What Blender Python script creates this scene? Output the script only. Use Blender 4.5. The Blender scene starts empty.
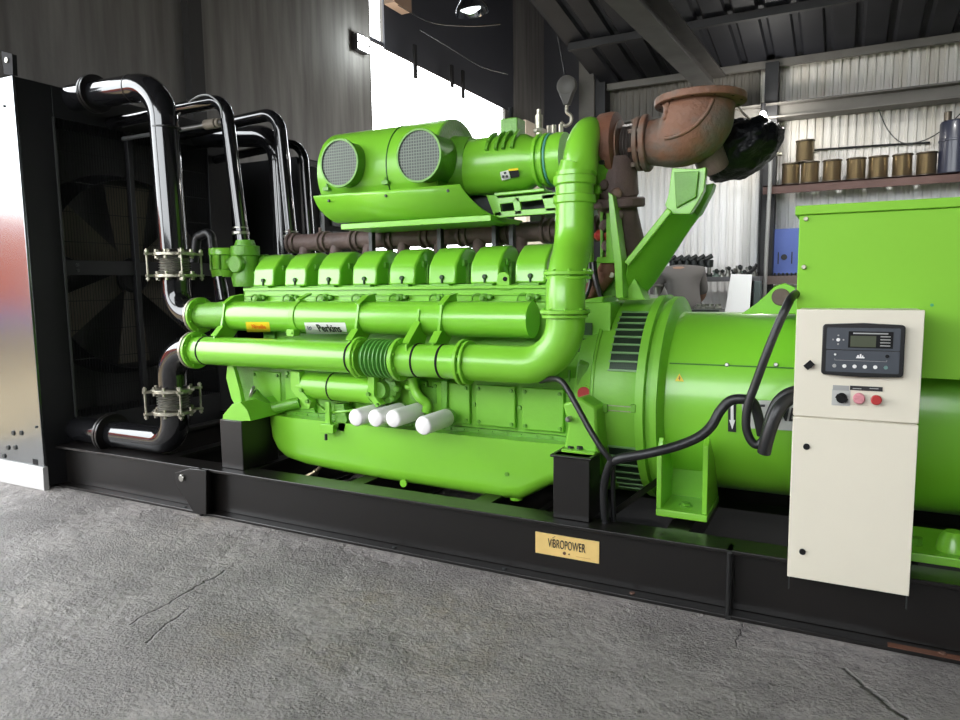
import bpy, bmesh, math, random
from mathutils import Vector, Matrix, Quaternion
random.seed(7)
PI = math.pi
S = bpy.context.scene
COL = S.collection

# ------------------------------------------------------------------ camera model
F, CX, CY, H = 700.0, 480.0, 360.0, 1.4
vx = Vector((-878 - CX, 303 - CY, F)); vz = Vector((552 - CX, 6370.0, F))
AX = -vx.normalized(); AZ = -vz.normalized()
AZ = (AZ - AX * (AX.dot(AZ)) * .5).normalized(); AX = (AX - AZ * (AX.dot(AZ))).normalized()
AY = AZ.cross(AX)
def ray(px, py):
    v = Vector((px - CX, py - CY, F)); return Vector((AX.dot(v), AY.dot(v), AZ.dot(v)))
def at(px, py, Y=None, X=None, Z=None):
    d = ray(px, py)
    t = Y / d.y if Y is not None else (X / d.x if X is not None else (Z - H) / d.z)
    return Vector((0, 0, H)) + d * t
def xat(px, py, Y): return at(px, py, Y=Y).x
def rtan(px, py, Yc, zc):
    d = ray(px, py); a = math.atan2(d.z, d.y); m = math.atan2(zc - H, Yc)
    return abs(math.hypot(Yc, zc - H) * math.sin(a - m))
def oncyl(px, py, Yc, zc, r):
    d = ray(px, py); dy, dz = d.y, d.z
    A = dy*dy + dz*dz; B = 2*(dy*(-Yc) + dz*(H - zc)); C = Yc*Yc + (H-zc)**2 - r*r
    D = max(B*B - 4*A*C, 0); t = (-B - math.sqrt(D)) / (2*A)
    p = Vector((0, 0, H)) + d*t
    return p, math.atan2(p.z - zc, Yc - p.y)

cam = bpy.data.cameras.new('camera'); cam.sensor_width = 36; cam.lens = F / 960 * 36
cam.clip_start = .05; cam.clip_end = 500
co = bpy.data.objects.new('camera', cam); COL.objects.link(co)
right = Vector((AX.x, AY.x, AZ.x)); down = Vector((AX.y, AY.y, AZ.y)); fwd = Vector((AX.z, AY.z, AZ.z))
right.normalize(); fwd.normalize(); up = right.cross(fwd).normalized(); right = fwd.cross(up)
M = Matrix((right, up, -fwd)).transposed().to_4x4(); M.translation = Vector((0, 0, H))
co.matrix_world = M; S.camera = co

# ------------------------------------------------------------------ materials
def mat(name, col, rough=.5, metal=0, coat=0, bump=0, bscale=40, var=0, vscale=3, col2=None, emit=None, estr=0, spec=.5, croug=.05, thr=(.35,.7), tex='noise'):
    m = bpy.data.materials.new(name); m.use_nodes = True; nt = m.node_tree; b = nt.nodes['Principled BSDF']
    c = (*col, 1)
    b.inputs['Base Color'].default_value = c; b.inputs['Roughness'].default_value = rough
    b.inputs['Metallic'].default_value = metal; b.inputs['Coat Weight'].default_value = coat
    b.inputs['Coat Roughness'].default_value = croug; b.inputs['Specular IOR Level'].default_value = spec
    tc = nt.nodes.new('ShaderNodeTexCoord')
    if var or col2:
        n = nt.nodes.new('ShaderNodeTexNoise'); n.inputs['Scale'].default_value = vscale; n.inputs['Detail'].default_value = 6
        nt.links.new(tc.outputs['Object'], n.inputs['Vector'])
        r = nt.nodes.new('ShaderNodeValToRGB'); r.color_ramp.elements[0].position = thr[0]; r.color_ramp.elements[1].position = thr[1]
        c2 = col2 or tuple(x * (1 - var) for x in col)
        r.color_ramp.elements[0].color = c; r.color_ramp.elements[1].color = (*c2, 1)
        nt.links.new(n.outputs['Fac'], r.inputs['Fac']); nt.links.new(r.outputs['Color'], b.inputs['Base Color'])
        mr = nt.nodes.new('ShaderNodeMapRange'); mr.inputs['To Min'].default_value = rough*.85; mr.inputs['To Max'].default_value = min(1, rough*1.25)
        nt.links.new(n.outputs['Fac'], mr.inputs['Value']); nt.links.new(mr.outputs['Result'], b.inputs['Roughness'])
    if bump:
        n2 = nt.nodes.new('ShaderNodeTexNoise'); n2.inputs['Scale'].default_value = bscale; n2.inputs['Detail'].default_value = 5
        nt.links.new(tc.outputs['Object'], n2.inputs['Vector'])
        bp = nt.nodes.new('ShaderNodeBump'); bp.inputs['Strength'].default_value = bump; bp.inputs['Distance'].default_value = .01
        nt.links.new(n2.outputs['Fac'], bp.inputs['Height']); nt.links.new(bp.outputs['Normal'], b.inputs['Normal'])
    if emit:
        b.inputs['Emission Color'].default_value = (*emit, 1); b.inputs['Emission Strength'].default_value = estr
    return m
G = (.20, .53, .032)
GR = mat('green_paint', G, .32, coat=.35, croug=.12, var=.10, vscale=1.7, bump=.03, bscale=14)
GRM = mat('green_paint_matte', (.175, .47, .03), .45, coat=.1, croug=.3, var=.14, vscale=4, bump=.12, bscale=60)
GRC = mat('green_cast_paint', (.12, .35, .022), .4, coat=.2, croug=.25, var=.22, vscale=7, bump=.35, bscale=90)
GRC2 = mat('green_gloss_cover_paint', (.19, .52, .032), .3, coat=.6, croug=.10, bump=.02, bscale=8)
GRB = mat('green_box_paint', (.225, .53, .035), .6, spec=.3, coat=0, croug=.3, var=.06, vscale=.9)
BELL = mat('green_bellows', (.10, .32, .05), .32, coat=.3, var=.2)
BLK = mat('black_gloss_paint', (.008, .008, .009), .12, coat=.6, croug=.04, bump=.02, bscale=20)
RADB = mat('radiator_black', (.008, .008, .009), .5, spec=.35, var=.2)
BLS = mat('black_satin_paint', (.0085, .0072, .0066), .36, spec=.3, coat=.35, croug=.2, var=.25, vscale=2.5, bump=.03, bscale=18)
BLM = mat('black_matte', (.009, .009, .010), .75, spec=.2)
RUB = mat('black_rubber', (.011, .011, .012), .42, bump=.1, bscale=90)
STL = mat('dull_steel', (.42, .41, .37), .34, metal=.9, var=.3, vscale=20)
ZNC = mat('zinc_steel', (.5, .47, .38), .38, metal=.8, var=.4, vscale=30)
GALV = mat('galvanised_sheet', (.32, .34, .35), .2, metal=1, bump=.05, bscale=3, var=.08, vscale=2)
CREAM = mat('cream_enamel', (.72, .67, .55), .42, coat=.1, croug=.3, var=.04, vscale=3, bump=.04, bscale=250)
WHT = mat('white_enamel', (.80, .78, .76), .35, coat=.2)
WHTB = mat('white_board', (.93, .94, .95), .4)
RUST = mat('rusty_cast_iron', (.19, .088, .050), .62, bump=.6, bscale=40, col2=(.145, .112, .088), vscale=7, thr=(.42, .58))
RUSTO = mat('orange_rust_iron', (.17, .062, .03), .7, bump=.5, bscale=45, col2=(.12, .06, .04), vscale=5)
RUSTD = mat('dark_rust', (.085, .055, .05), .6, bump=.4, bscale=50, col2=(.14, .09, .08), vscale=8)
RED = mat('red_plastic', (.42, .03, .03), .35, coat=.3)
PINK = mat('pink_cap', (.62, .24, .27), .5, bump=.5, bscale=150)
GREY = mat('controller_grey', (.045, .052, .065), .45)
GREYP = mat('light_grey_plate', (.33, .33, .32), .4)
LCD = mat('lcd_screen', (.075, .085, .055), .25)
WPR = mat('white_print', (.75, .75, .73), .5)
BPR = mat('black_print', (.01, .01, .012), .5)
YEL = mat('yellow_sticker', (.85, .62, .02), .45)
ORG = mat('orange_print', (.85, .22, .01), .5)
GOLD = mat('gold_plate', (.85, .60, .22), .35, metal=.25, var=.12, vscale=9)
SILV = mat('silver_plate', (.5, .5, .48), .4, metal=.3)
BLUE = mat('blue_panel', (.10, .16, .50), .5, var=.1)
BLUED = mat('dark_blue_grey_tank', (.025, .028, .048), .35, coat=.2)
BRASS = mat('brass_wire', (.40, .33, .22), .28, metal=.9)
SPD = mat('spool_rim', (.12, .10, .075), .4, metal=.6)
SHELF = mat('red_oxide_steel', (.11, .055, .045), .6, var=.3, bump=.1)
TARP = mat('black_plastic', (.005, .0055, .007), .4, spec=.25, bump=1.0, bscale=30)
SHIRT = mat('grey_shirt', (.15, .14, .135), .9, bump=.3, bscale=12)
JEAN = mat('blue_jeans', (.05, .07, .11), .9, bump=.3, bscale=60)
SKIN = mat('skin', (.36, .20, .13), .55)
HAIR = mat('dark_hair', (.015, .012, .01), .7)
TAUPE = mat('painted_concrete_column', (.16, .15, .135), .8, var=.2, bump=.2, bscale=30)
BEAMM = mat('grey_beam_paint', (.17, .16, .145), .7, var=.2)
DARKB = mat('dark_beam', (.013, .013, .015), .6, var=.2)
BEIGEC = mat('beige_block', (.42, .37, .29), .8, var=.15)
MESHM = mat('dark_mesh_backing', (.01, .012, .010), .5)
METALP = mat('machined_steel', (.33, .33, .30), .35, metal=.8, var=.3, vscale=14)
DMET = mat('oily_dark_steel', (.05, .055, .055), .4, metal=.5, var=.3, vscale=14)
GLMET = mat('greenish_casting', (.20, .28, .24), .5, metal=.3)
LAMP = mat('lamp_glow', (1, 1, 1), .5, emit=(.95, 1, 1), estr=30)
LAMP2 = mat('lamp_bulb_glow', (1, 1, 1), .5, emit=(1, .98, .92), estr=45)
CONT = mat('orange_container', (.50, .075, .02), .6, var=.1)
YARD = mat('beige_yard', (.26, .19, .10), .9, var=.2)

def grid_mat(name, scale, wire, dark, rough=.4, metal=.6, w=.3):
    """woven wire mesh: wires over dark openings"""
    m = mat(name, wire, rough, metal=metal); nt = m.node_tree; b = nt.nodes['Principled BSDF']
    tc = nt.nodes.new('ShaderNodeTexCoord'); sx = nt.nodes.new('ShaderNodeSeparateXYZ'); nt.links.new(tc.outputs['Object'], sx.inputs[0])
    def stripe(out):
        mu = nt.nodes.new('ShaderNodeMath'); mu.operation = 'MULTIPLY'; mu.inputs[1].default_value = scale; nt.links.new(out, mu.inputs[0])
        fr = nt.nodes.new('ShaderNodeMath'); fr.operation = 'FRACT'; nt.links.new(mu.outputs[0], fr.inputs[0])
        lt = nt.nodes.new('ShaderNodeMath'); lt.operation = 'LESS_THAN'; lt.inputs[1].default_value = w; nt.links.new(fr.outputs[0], lt.inputs[0]); return lt.outputs[0]
    mx = nt.nodes.new('ShaderNodeMath'); mx.operation = 'MAXIMUM'; nt.links.new(stripe(sx.outputs['X']), mx.inputs[0]); nt.links.new(stripe(sx.outputs['Z']), mx.inputs[1])
    c = nt.nodes.new('ShaderNodeMix'); c.data_type = 'RGBA'; c.inputs['A'].default_value = (*dark, 1); c.inputs['B'].default_value = (*wire, 1)
    nt.links.new(mx.outputs[0], c.inputs['Factor']); nt.links.new(c.outputs['Result'], b.inputs['Base Color'])
    mm = nt.nodes.new('ShaderNodeMath'); mm.operation = 'MULTIPLY'; mm.inputs[1].default_value = metal; nt.links.new(mx.outputs[0], mm.inputs[0]); nt.links.new(mm.outputs[0], b.inputs['Metallic'])
    return m
GRILLE = grid_mat('intake_wire_mesh', 62, (.09, .115, .085), (.008, .012, .008), metal=.35, w=.28)
VENTM = grid_mat('vent_fine_mesh', 120, (.03, .055, .03), (.006, .010, .006), w=.4)
def corr_mat(name, base, dirt, pitch=.2):
    m = mat(name, base, .6); nt = m.node_tree; b = nt.nodes['Principled BSDF']
    tc = nt.nodes.new('ShaderNodeTexCoord'); mp = nt.nodes.new('ShaderNodeMapping'); mp.inputs['Scale'].default_value = (9, 9, .5); nt.links.new(tc.outputs['Object'], mp.inputs[0])
    n = nt.nodes.new('ShaderNodeTexNoise'); n.inputs['Scale'].default_value = 1; n.inputs['Detail'].default_value = 5; nt.links.new(mp.outputs[0], n.inputs['Vector'])
    sx = nt.nodes.new('ShaderNodeSeparateXYZ'); nt.links.new(tc.outputs['Object'], sx.inputs[0])
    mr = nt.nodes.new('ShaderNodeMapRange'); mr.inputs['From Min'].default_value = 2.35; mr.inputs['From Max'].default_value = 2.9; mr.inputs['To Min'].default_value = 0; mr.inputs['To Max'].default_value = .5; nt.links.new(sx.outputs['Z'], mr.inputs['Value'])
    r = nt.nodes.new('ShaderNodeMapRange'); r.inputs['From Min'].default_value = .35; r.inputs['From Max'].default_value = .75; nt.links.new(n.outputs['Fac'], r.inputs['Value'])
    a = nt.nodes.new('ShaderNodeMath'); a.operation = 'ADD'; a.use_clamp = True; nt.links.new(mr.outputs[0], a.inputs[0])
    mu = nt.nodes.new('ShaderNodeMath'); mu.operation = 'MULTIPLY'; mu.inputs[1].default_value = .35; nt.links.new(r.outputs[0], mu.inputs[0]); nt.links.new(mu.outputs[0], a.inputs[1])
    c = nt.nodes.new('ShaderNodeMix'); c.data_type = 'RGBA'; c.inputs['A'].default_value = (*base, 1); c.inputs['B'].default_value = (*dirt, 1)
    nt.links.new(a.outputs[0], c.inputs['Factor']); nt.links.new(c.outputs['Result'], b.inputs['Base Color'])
    return m
CORR = corr_mat('white_corrugated_sheet', (.86, .86, .87), (.50, .45, .36))
ROOFM = mat('dark_roof_sheet', (.013, .014, .021), .6, var=.25, vscale=1.2)

# ------------------------------------------------------------------ mesh builder
class MB:
    def __init__(s): s.v = []; s.f = []
    def add(s, vs, fs):
        o = len(s.v); s.v += [Vector(v) for v in vs]; s.f += [tuple(i + o for i in f) for f in fs]; return s
    def box(s, x0, x1, y0, y1, z0, z1):
        vs = [(x, y, z) for z in (z0, z1) for y in (y0, y1) for x in (x0, x1)]
        return s.add(vs, [(0,2,3,1),(4,5,7,6),(0,1,5,4),(2,6,7,3),(0,4,6,2),(1,3,7,5)])
    def bar(s, a, b, w, h, up=(0,0,1)):
        a, b = Vector(a), Vector(b); d = (b-a).normalized(); u = Vector(up)
        if abs(d.dot(u)) > .95: u = Vector((0,1,0))
        sd = d.cross(u).normalized()*w/2; uu = sd.cross(d).normalized()*h/2
        vs = [p + i*sd + j*uu for p in (a, b) for i, j in ((-1,-1),(1,-1),(1,1),(-1,1))]
        return s.add(vs, [(0,1,2,3),(7,6,5,4),(0,4,5,1),(1,5,6,2),(2,6,7,3),(3,7,4,0)])
    def lathe(s, a, d, prof, n=32, caps=True):
        a = Vector(a); d = Vector(d).normalized(); u = Vector((0,0,1)) if abs(d.z) < .9 else Vector((1,0,0))
        e1 = d.cross(u).normalized(); e2 = e1.cross(d)
        vs = []; fs = []
        for t, r in prof:
            for k in range(n):
                q = 2*PI*k/n; vs.append(a + d*t + (e1*math.cos(q) + e2*math.sin(q))*max(r, 1e-4))
        for i in range(len(prof)-1):
            for k in range(n):
                k2 = (k+1) % n; fs.append((i*n+k, i*n+k2, (i+1)*n+k2, (i+1)*n+k))
        if caps: fs.append(tuple(range(n))[::-1]); fs.append(tuple(range((len(prof)-1)*n, len(prof)*n)))
        return s.add(vs, fs)
    def cyl(s, a, b, r, r2=None, n=24):
        a, b = Vector(a), Vector(b); L = (b-a).length
        return s.lathe(a, b-a, [(0, r), (L, r if r2 is None else r2)], n)
    def disc(s, c, d, r, t, n=32, bev=.15):
        e = t*bev; return s.lathe(Vector(c) - Vector(d).normalized()*t/2, d, [(0, r-e), (e, r), (t-e, r), (t, r-e)], n)
    def flange(s, c, d, r, t, bolts=8, rb=None, br=.009, bh=.008, n=36):
        s.disc(c, d, r, t, n); d = Vector(d).normalized(); c = Vector(c); rb = rb or r*.86
        u = Vector((0,0,1)) if abs(d.z) < .9 else Vector((1,0,0)); e1 = d.cross(u).normalized(); e2 = e1.cross(d)
        for k in range(bolts):
            q = 2*PI*(k+.5)/bolts; p = c + (e1*math.cos(q) + e2*math.sin(q))*rb
            s.cyl(p - d*(t/2+bh), p + d*(t/2+bh), br, n=6)
        return s
    def tube(s, pts, r, n=16, caps=True):
        pts = [Vector(p) for p in pts]; m = len(pts); rs = r if isinstance(r, (list, tuple)) else [r]*m
        T = [((pts[min(i+1, m-1)] - pts[max(i-1, 0)]).normalized()) for i in range(m)]
        u = Vector((0,0,1)) if abs(T[0].z) < .9 else Vector((0,1,0)); e = T[0].cross(u).normalized(); vs = []; fs = []
        for i in range(m):
            if i:
                q = T[i-1].rotation_difference(T[i]); e = q @ e
            e = (e - T[i]*e.dot(T[i])).normalized(); g = T[i].cross(e)
            for k in range(n):
                a = 2*PI*k/n; vs.append(pts[i] + (e*math.cos(a) + g*math.sin(a))*rs[i])
        for i in range(m-1):
            for k in range(n):
                k2 = (k+1) % n; fs.append((i*n+k, i*n+k2, (i+1)*n+k2, (i+1)*n+k))
        if caps: fs.append(tuple(range(n))[::-1]); fs.append(tuple(range((m-1)*n, m*n)))
        return s.add(vs, fs)
    def prism(s, pts, vec):
        pts = [Vector(p) for p in pts]; vec = Vector(vec); n = len(pts)
        fs = [tuple(range(n)), tuple(range(2*n-1, n-1, -1))] + [(i, (i+1) % n, n+(i+1) % n, n+i) for i in range(n)]
        return s.add(pts + [p + vec for p in pts], fs)
    def ppx(s, px, Y, th): return s.prism([at(x, y, Y=Y) for x, y in px], (0, th, 0))     # outline at depth Y, real thickness
    def pyz(s, yz, x0, x1): return s.prism([(x0, y, z) for y, z in yz], (x1-x0, 0, 0))
    def loft(s, rings):
        n = len(rings[0]); vs = [p for r in rings for p in r]; fs = []
        for i in range(len(rings)-1):
            for k in range(n): k2 = (k+1) % n; fs.append((i*n+k, i*n+k2, (i+1)*n+k2, (i+1)*n+k))
        fs.append(tuple(range(n))[::-1]); fs.append(tuple(range((len(rings)-1)*n, len(rings)*n)))
        return s.add(vs, fs)
    def bolt(s, c, d, r=.009, h=.01):
        c = Vector(c); d = Vector(d).normalized(); return s.cyl(c, c + d*h, r, n=6)
    def build(s, name, m, parent=None, bev=0, sharp=38, smooth=True, org=None, seg=2):
        o0 = Vector(org) if org is not None else (Vector(parent['o']) if parent is not None and 'o' in parent else Vector((0,0,0)))
        me = bpy.data.meshes.new(name); me.from_pydata([v - o0 for v in s.v], [], s.f)
        bm = bmesh.new(); bm.from_mesh(me); bmesh.ops.recalc_face_normals(bm, faces=bm.faces)
        bm.to_mesh(me); bm.free()
        me.materials.append(m)
        if smooth:
            for p in me.polygons: p.use_smooth = True
            me.set_sharp_from_angle(angle=math.radians(sharp))
        o = bpy.data.objects.new(name, me); COL.objects.link(o)
        o['o'] = tuple(o0)
        if parent is not None: o.parent = parent
        else: o.location = o0
        if bev:
            b = o.modifiers.new('bevel', 'BEVEL'); b.width = bev; b.segments = seg; b.limit_method = 'ANGLE'; b.angle_limit = math.radians(40)
        return o
def thing(name, label, cat, loc=(0,0,0), group=None):
    o = bpy.data.objects.new(name, None); COL.objects.link(o); o.location = loc; o.empty_display_size = .1
    o['o'] = tuple(loc); o['label'] = label; o['category'] = cat
    if group: o['group'] = group
    return o
def tag(o, label, cat, group=None, kind=None):
    o['label'] = label; o['category'] = cat
    if group: o['group'] = group
    if kind: o['kind'] = kind
    return o
def struct(name, mb, m, **k):
    o = mb.build(name, m, **k); o['kind'] = 'structure'; return o
def plabel(o, t): o['label'] = t; return o
def spline(pts, sub=8):
    pts = [Vector(p) for p in pts]; out = []
    for i in range(len(pts)-1):
        p0 = pts[max(i-1, 0)]; p1 = pts[i]; p2 = pts[i+1]; p3 = pts[min(i+2, len(pts)-1)]
        for k in range(sub):
            t = k/sub
            out.append(.5*((2*p1) + (p2-p0)*t + (2*p0-5*p1+4*p2-p3)*t*t + (3*p1-p0-3*p2+p3)*t**3))
    out.append(pts[-1]); return out
def fillet(pts, R, n=10):
    pts = [Vector(p) for p in pts]; out = [pts[0]]; Rs = R if isinstance(R, (list, tuple)) else [R]*(len(pts)-2)
    for i in range(1, len(pts)-1):
        p = pts[i]; a = (pts[i-1]-p).normalized(); b = (pts[i+1]-p).normalized(); ang = a.angle(b)
        L = Rs[i-1]/math.tan(ang/2); L = min(L, (pts[i-1]-p).length*.98, (pts[i+1]-p).length*.98); r = L*math.tan(ang/2)
        c = p + (a+b).normalized()*(r/math.sin(ang/2)); v0 = p + a*L - c; v1 = p + b*L - c
        for k in range(n+1):
            out.append(c + v0.normalized().slerp(v1.normalized(), k/n)*v0.length)
    out.append(pts[-1]); return out
def text(name, s, size, m, parent, loc, wid=None, depth=.001, rot=None, align='CENTER', bold=0, shear=0):
    c = bpy.data.curves.new(name, 'FONT'); c.body = s; c.size = size; c.extrude = depth; c.align_x = align; c.align_y = 'CENTER'; c.offset = bold; c.shear = shear
    t = bpy.data.objects.new('tmp', c); COL.objects.link(t); bpy.context.view_layer.update()
    me = bpy.data.meshes.new_from_object(t.evaluated_get(bpy.context.evaluated_depsgraph_get())); bpy.data.objects.remove(t)
    xs = [v.co.x for v in me.vertices]; sc = wid/(max(xs)-min(xs)) if wid and xs else 1
    R = rot or Matrix.Rotation(PI/2, 3, 'X')
    o0 = Vector(parent['o']) if parent is not None else Vector((0,0,0))
    for v in me.vertices: v.co = R @ Vector((v.co.x*sc, v.co.y, v.co.z)) + Vector(loc) - o0
    me.materials.clear(); me.materials.append(m)
    o = bpy.data.objects.new(name, me); COL.objects.link(o); o['o'] = tuple(o0)
    if parent is not None: o.parent = parent
    return o
def copytree(o, parent=None):
    c = o.copy(); COL.objects.link(c)
    if parent is not None: c.parent = parent
    for ch in [x for x in bpy.data.objects if x.parent == o]: copytree(ch, c)
    return c
XD = Vector((1,0,0)); YD = Vector((0,1,0)); ZD = Vector((0,0,1))

# ================================================================== SETTING
def concrete_floor():
    m = mat('rough_concrete_floor', (.2, .195, .19), .75); nt = m.node_tree; b = nt.nodes['Principled BSDF']; L = nt.links.new
    tc = nt.nodes.new('ShaderNodeTexCoord')
    def N(sc, det=8, ro=.6, vec=None, dist=0):
        n = nt.nodes.new('ShaderNodeTexNoise'); n.inputs['Scale'].default_value = sc; n.inputs['Detail'].default_value = det; n.inputs['Roughness'].default_value = ro; n.inputs['Distortion'].default_value = dist
        L(vec or tc.outputs['Object'], n.inputs['Vector']); return n
    def ramp(x, stops):
        r = nt.nodes.new('ShaderNodeValToRGB'); e = r.color_ramp.elements
        e[0].position, e[0].color = stops[0][0], (*stops[0][1], 1); e[1].position, e[1].color = stops[-1][0], (*stops[-1][1], 1)
        for p, c in stops[1:-1]: k = e.new(p); k.color = (*c, 1)
        L(x, r.inputs['Fac']); return r
    def math_(op, a, bb, clamp=False):
        n = nt.nodes.new('ShaderNodeMath'); n.operation = op; n.use_clamp = clamp
        for i, x in enumerate((a, bb)):
            if x is None: continue
            if isinstance(x, (int, float)): n.inputs[i].default_value = x
            else: L(x, n.inputs[i])
        return n.outputs[0]
    big = N(1.3, 9, .68); mid = N(18, 10, .75); fine = N(55, 10, .85); pits = N(22, 4, .6, dist=.4)
    base = ramp(big.outputs['Fac'], [(.28, (.24, .222, .21)), (.5, (.39, .36, .342)), (.72, (.53, .49, .46))])
    spk = ramp(mid.outputs['Fac'], [(.3, (.6, .6, .61)), (.5, (1, 1, 1)), (.72, (1.0, 1.0, 1.0))])
    mx = nt.nodes.new('ShaderNodeMix'); mx.data_type = 'RGBA'; mx.blend_type = 'MULTIPLY'; mx.inputs['Factor'].default_value = 1
    L(base.outputs['Color'], mx.inputs['A']); L(spk.outputs['Color'], mx.inputs['B'])
    col = mx.outputs['Result']
    # sandy patches
    sx = nt.nodes.new('ShaderNodeSeparateXYZ'); L(tc.outputs['Object'], sx.inputs[0])
    def blob(cx, cy, r):
        vm = nt.nodes.new('ShaderNodeVectorMath'); vm.operation = 'DISTANCE'; vm.inputs[1].default_value = (cx, cy, 0); L(tc.outputs['Object'], vm.inputs[0])
        mr = nt.nodes.new('ShaderNodeMapRange'); mr.inputs['From Min'].default_value = r; mr.inputs['From Max'].default_value = 0; L(vm.outputs['Value'], mr.inputs['Value']); return mr.outputs[0]
    tot = None
    for (px, py, r) in [(370, 600, .22), (440, 612, .25), (480, 625, .22), (205, 520, .14), (330, 655, .15), (460, 665, .25), (230, 640, .2)]:
        p = at(px, py, Z=0); bb = blob(p.x, p.y, r*1.4); tot = bb if tot is None else math_('MAXIMUM', tot, bb)
    sn = N(9, 8, .75); sandm = math_('MULTIPLY', tot, math_('MULTIPLY', math_('SUBTRACT', sn.outputs['Fac'], .40), 3.0, True), True)
    mx2 = nt.nodes.new('ShaderNodeMix'); mx2.data_type = 'RGBA'; L(sandm, mx2.inputs['Factor']); L(col, mx2.inputs['A']); mx2.inputs['B'].default_value = (.33, .27, .19, 1)
    gr = ramp(fine.outputs['Fac'], [(.36, (.62, .62, .63)), (.5, (1, 1, 1)), (.64, (1.22, 1.2, 1.17))])
    mg = nt.nodes.new('ShaderNodeMix'); mg.data_type = 'RGBA'; mg.blend_type = 'MULTIPLY'; mg.inputs['Factor'].default_value = .8
    L(mx2.outputs['Result'], mg.inputs['A']); L(gr.outputs['Color'], mg.inputs['B']); mx2 = mg
    # cracks
    wob = N(5, 4, .6)
    ck = None
    for (x0, y0, x1, y1, w) in [(130, 625, 225, 570, .007), (145, 643, 192, 608, .006), (845, 668, 905, 720, .011), (740, 610, 742, 650, .003)]:
        a = at(x0, y0, Z=0); c = at(x1, y1, Z=0); d = (c-a); Ln = d.length; d.normalize()
        vm = nt.nodes.new('ShaderNodeVectorMath'); vm.operation = 'SUBTRACT'; vm.inputs[1].default_value = a; L(tc.outputs['Object'], vm.inputs[0])
        dt = nt.nodes.new('ShaderNodeVectorMath'); dt.operation = 'DOT_PRODUCT'; dt.inputs[1].default_value = d; L(vm.outputs[0], dt.inputs[0])
        dn = nt.nodes.new('ShaderNodeVectorMath'); dn.operation = 'DOT_PRODUCT'; dn.inputs[1].default_value = (-d.y, d.x, 0); L(vm.outputs[0], dn.inputs[0])
        off = math_('MULTIPLY', math_('SUBTRACT', wob.outputs['Fac'], .5), .12)
        ds = math_('ABSOLUTE', math_('ADD', dn.outputs['Value'], off), None)
        mr = nt.nodes.new('ShaderNodeMapRange'); mr.inputs['From Min'].default_value = w*1.3; mr.inputs['From Max'].default_value = w*.2; L(ds, mr.inputs['Value'])
        ins = math_('MULTIPLY', math_('GREATER_THAN', dt.outputs['Value'], 0), math_('LESS_THAN', dt.outputs['Value'], Ln))
        one = math_('MULTIPLY', mr.outputs[0], ins); ck = one if ck is None else math_('MAXIMUM', ck, one)
    mx3 = nt.nodes.new('ShaderNodeMix'); mx3.data_type = 'RGBA'; L(math_('MULTIPLY', ck, .65), mx3.inputs['Factor']); L(mx2.outputs['Result'], mx3.inputs['A']); mx3.inputs['B'].default_value = (.05, .05, .05, 1)
    pt = ramp(pits.outputs['Fac'], [(.27, (.35, .35, .35)), (.36, (1, 1, 1)), (1, (1, 1, 1))])
    mx4 = nt.nodes.new('ShaderNodeMix'); mx4.data_type = 'RGBA'; mx4.blend_type = 'MULTIPLY'; mx4.inputs['Factor'].default_value = .7
    L(mx3.outputs['Result'], mx4.inputs['A']); L(pt.outputs['Color'], mx4.inputs['B'])
    L(mx4.outputs['Result'], b.inputs['Base Color'])
    rr = nt.nodes.new('ShaderNodeMapRange'); rr.inputs['To Min'].default_value = .5; rr.inputs['To Max'].default_value = .85; L(mid.outputs['Fac'], rr.inputs['Value']); L(rr.outputs[0], b.inputs['Roughness'])
    pn = N(1.9, 5, .6); patch = nt.nodes.new('ShaderNodeMapRange'); patch.inputs['From Min'].default_value = .42; patch.inputs['From Max'].default_value = .6; patch.inputs['To Min'].default_value = .08; patch.inputs['To Max'].default_value = 1.0; L(pn.outputs['Fac'], patch.inputs['Value'])
    h = math_('ADD', math_('MULTIPLY', math_('MULTIPLY', mid.outputs['Fac'], .8), math_('MULTIPLY', big.outputs['Fac'], 1.4)), math_('MULTIPLY', math_('MULTIPLY', fine.outputs['Fac'], patch.outputs[0]), .75))
    h = math_('ADD', h, math_('MULTIPLY', pt.outputs['Color'], .5)); h = math_('SUBTRACT', h, math_('MULTIPLY', ck, .7))
    vo = nt.nodes.new('ShaderNodeTexVoronoi'); vo.inputs['Scale'].default_value = 85; L(tc.outputs['Object'], vo.inputs['Vector'])
    h = math_('ADD', h, math_('MULTIPLY', math_('MULTIPLY', vo.outputs['Distance'], patch.outputs[0]), .42))
    big2 = N(2.6, 3, .5); h = math_('ADD', h, math_('MULTIPLY', big2.outputs['Fac'], 1.2))
    bp = nt.nodes.new('ShaderNodeBump'); bp.inputs['Strength'].default_value = 1.0; bp.inputs['Distance'].default_value = .09
    L(h, bp.inputs['Height']); L(bp.outputs['Normal'], b.inputs['Normal'])
    return m
FLOOR = concrete_floor()
XL, XR, YB, YF = -6.9, 5.2, 9.3, -5.0
YE = 17.0
struct('floor', MB().box(XL, XR, YF, YE, -.2, 0), FLOOR, smooth=False)
struct('trim_1', MB().box(-40, XL, -40, 40, -.22, -.02).box(XL, 30, -40, YF, -.22, -.02), YARD, smooth=False)   # yard ground outside

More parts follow.
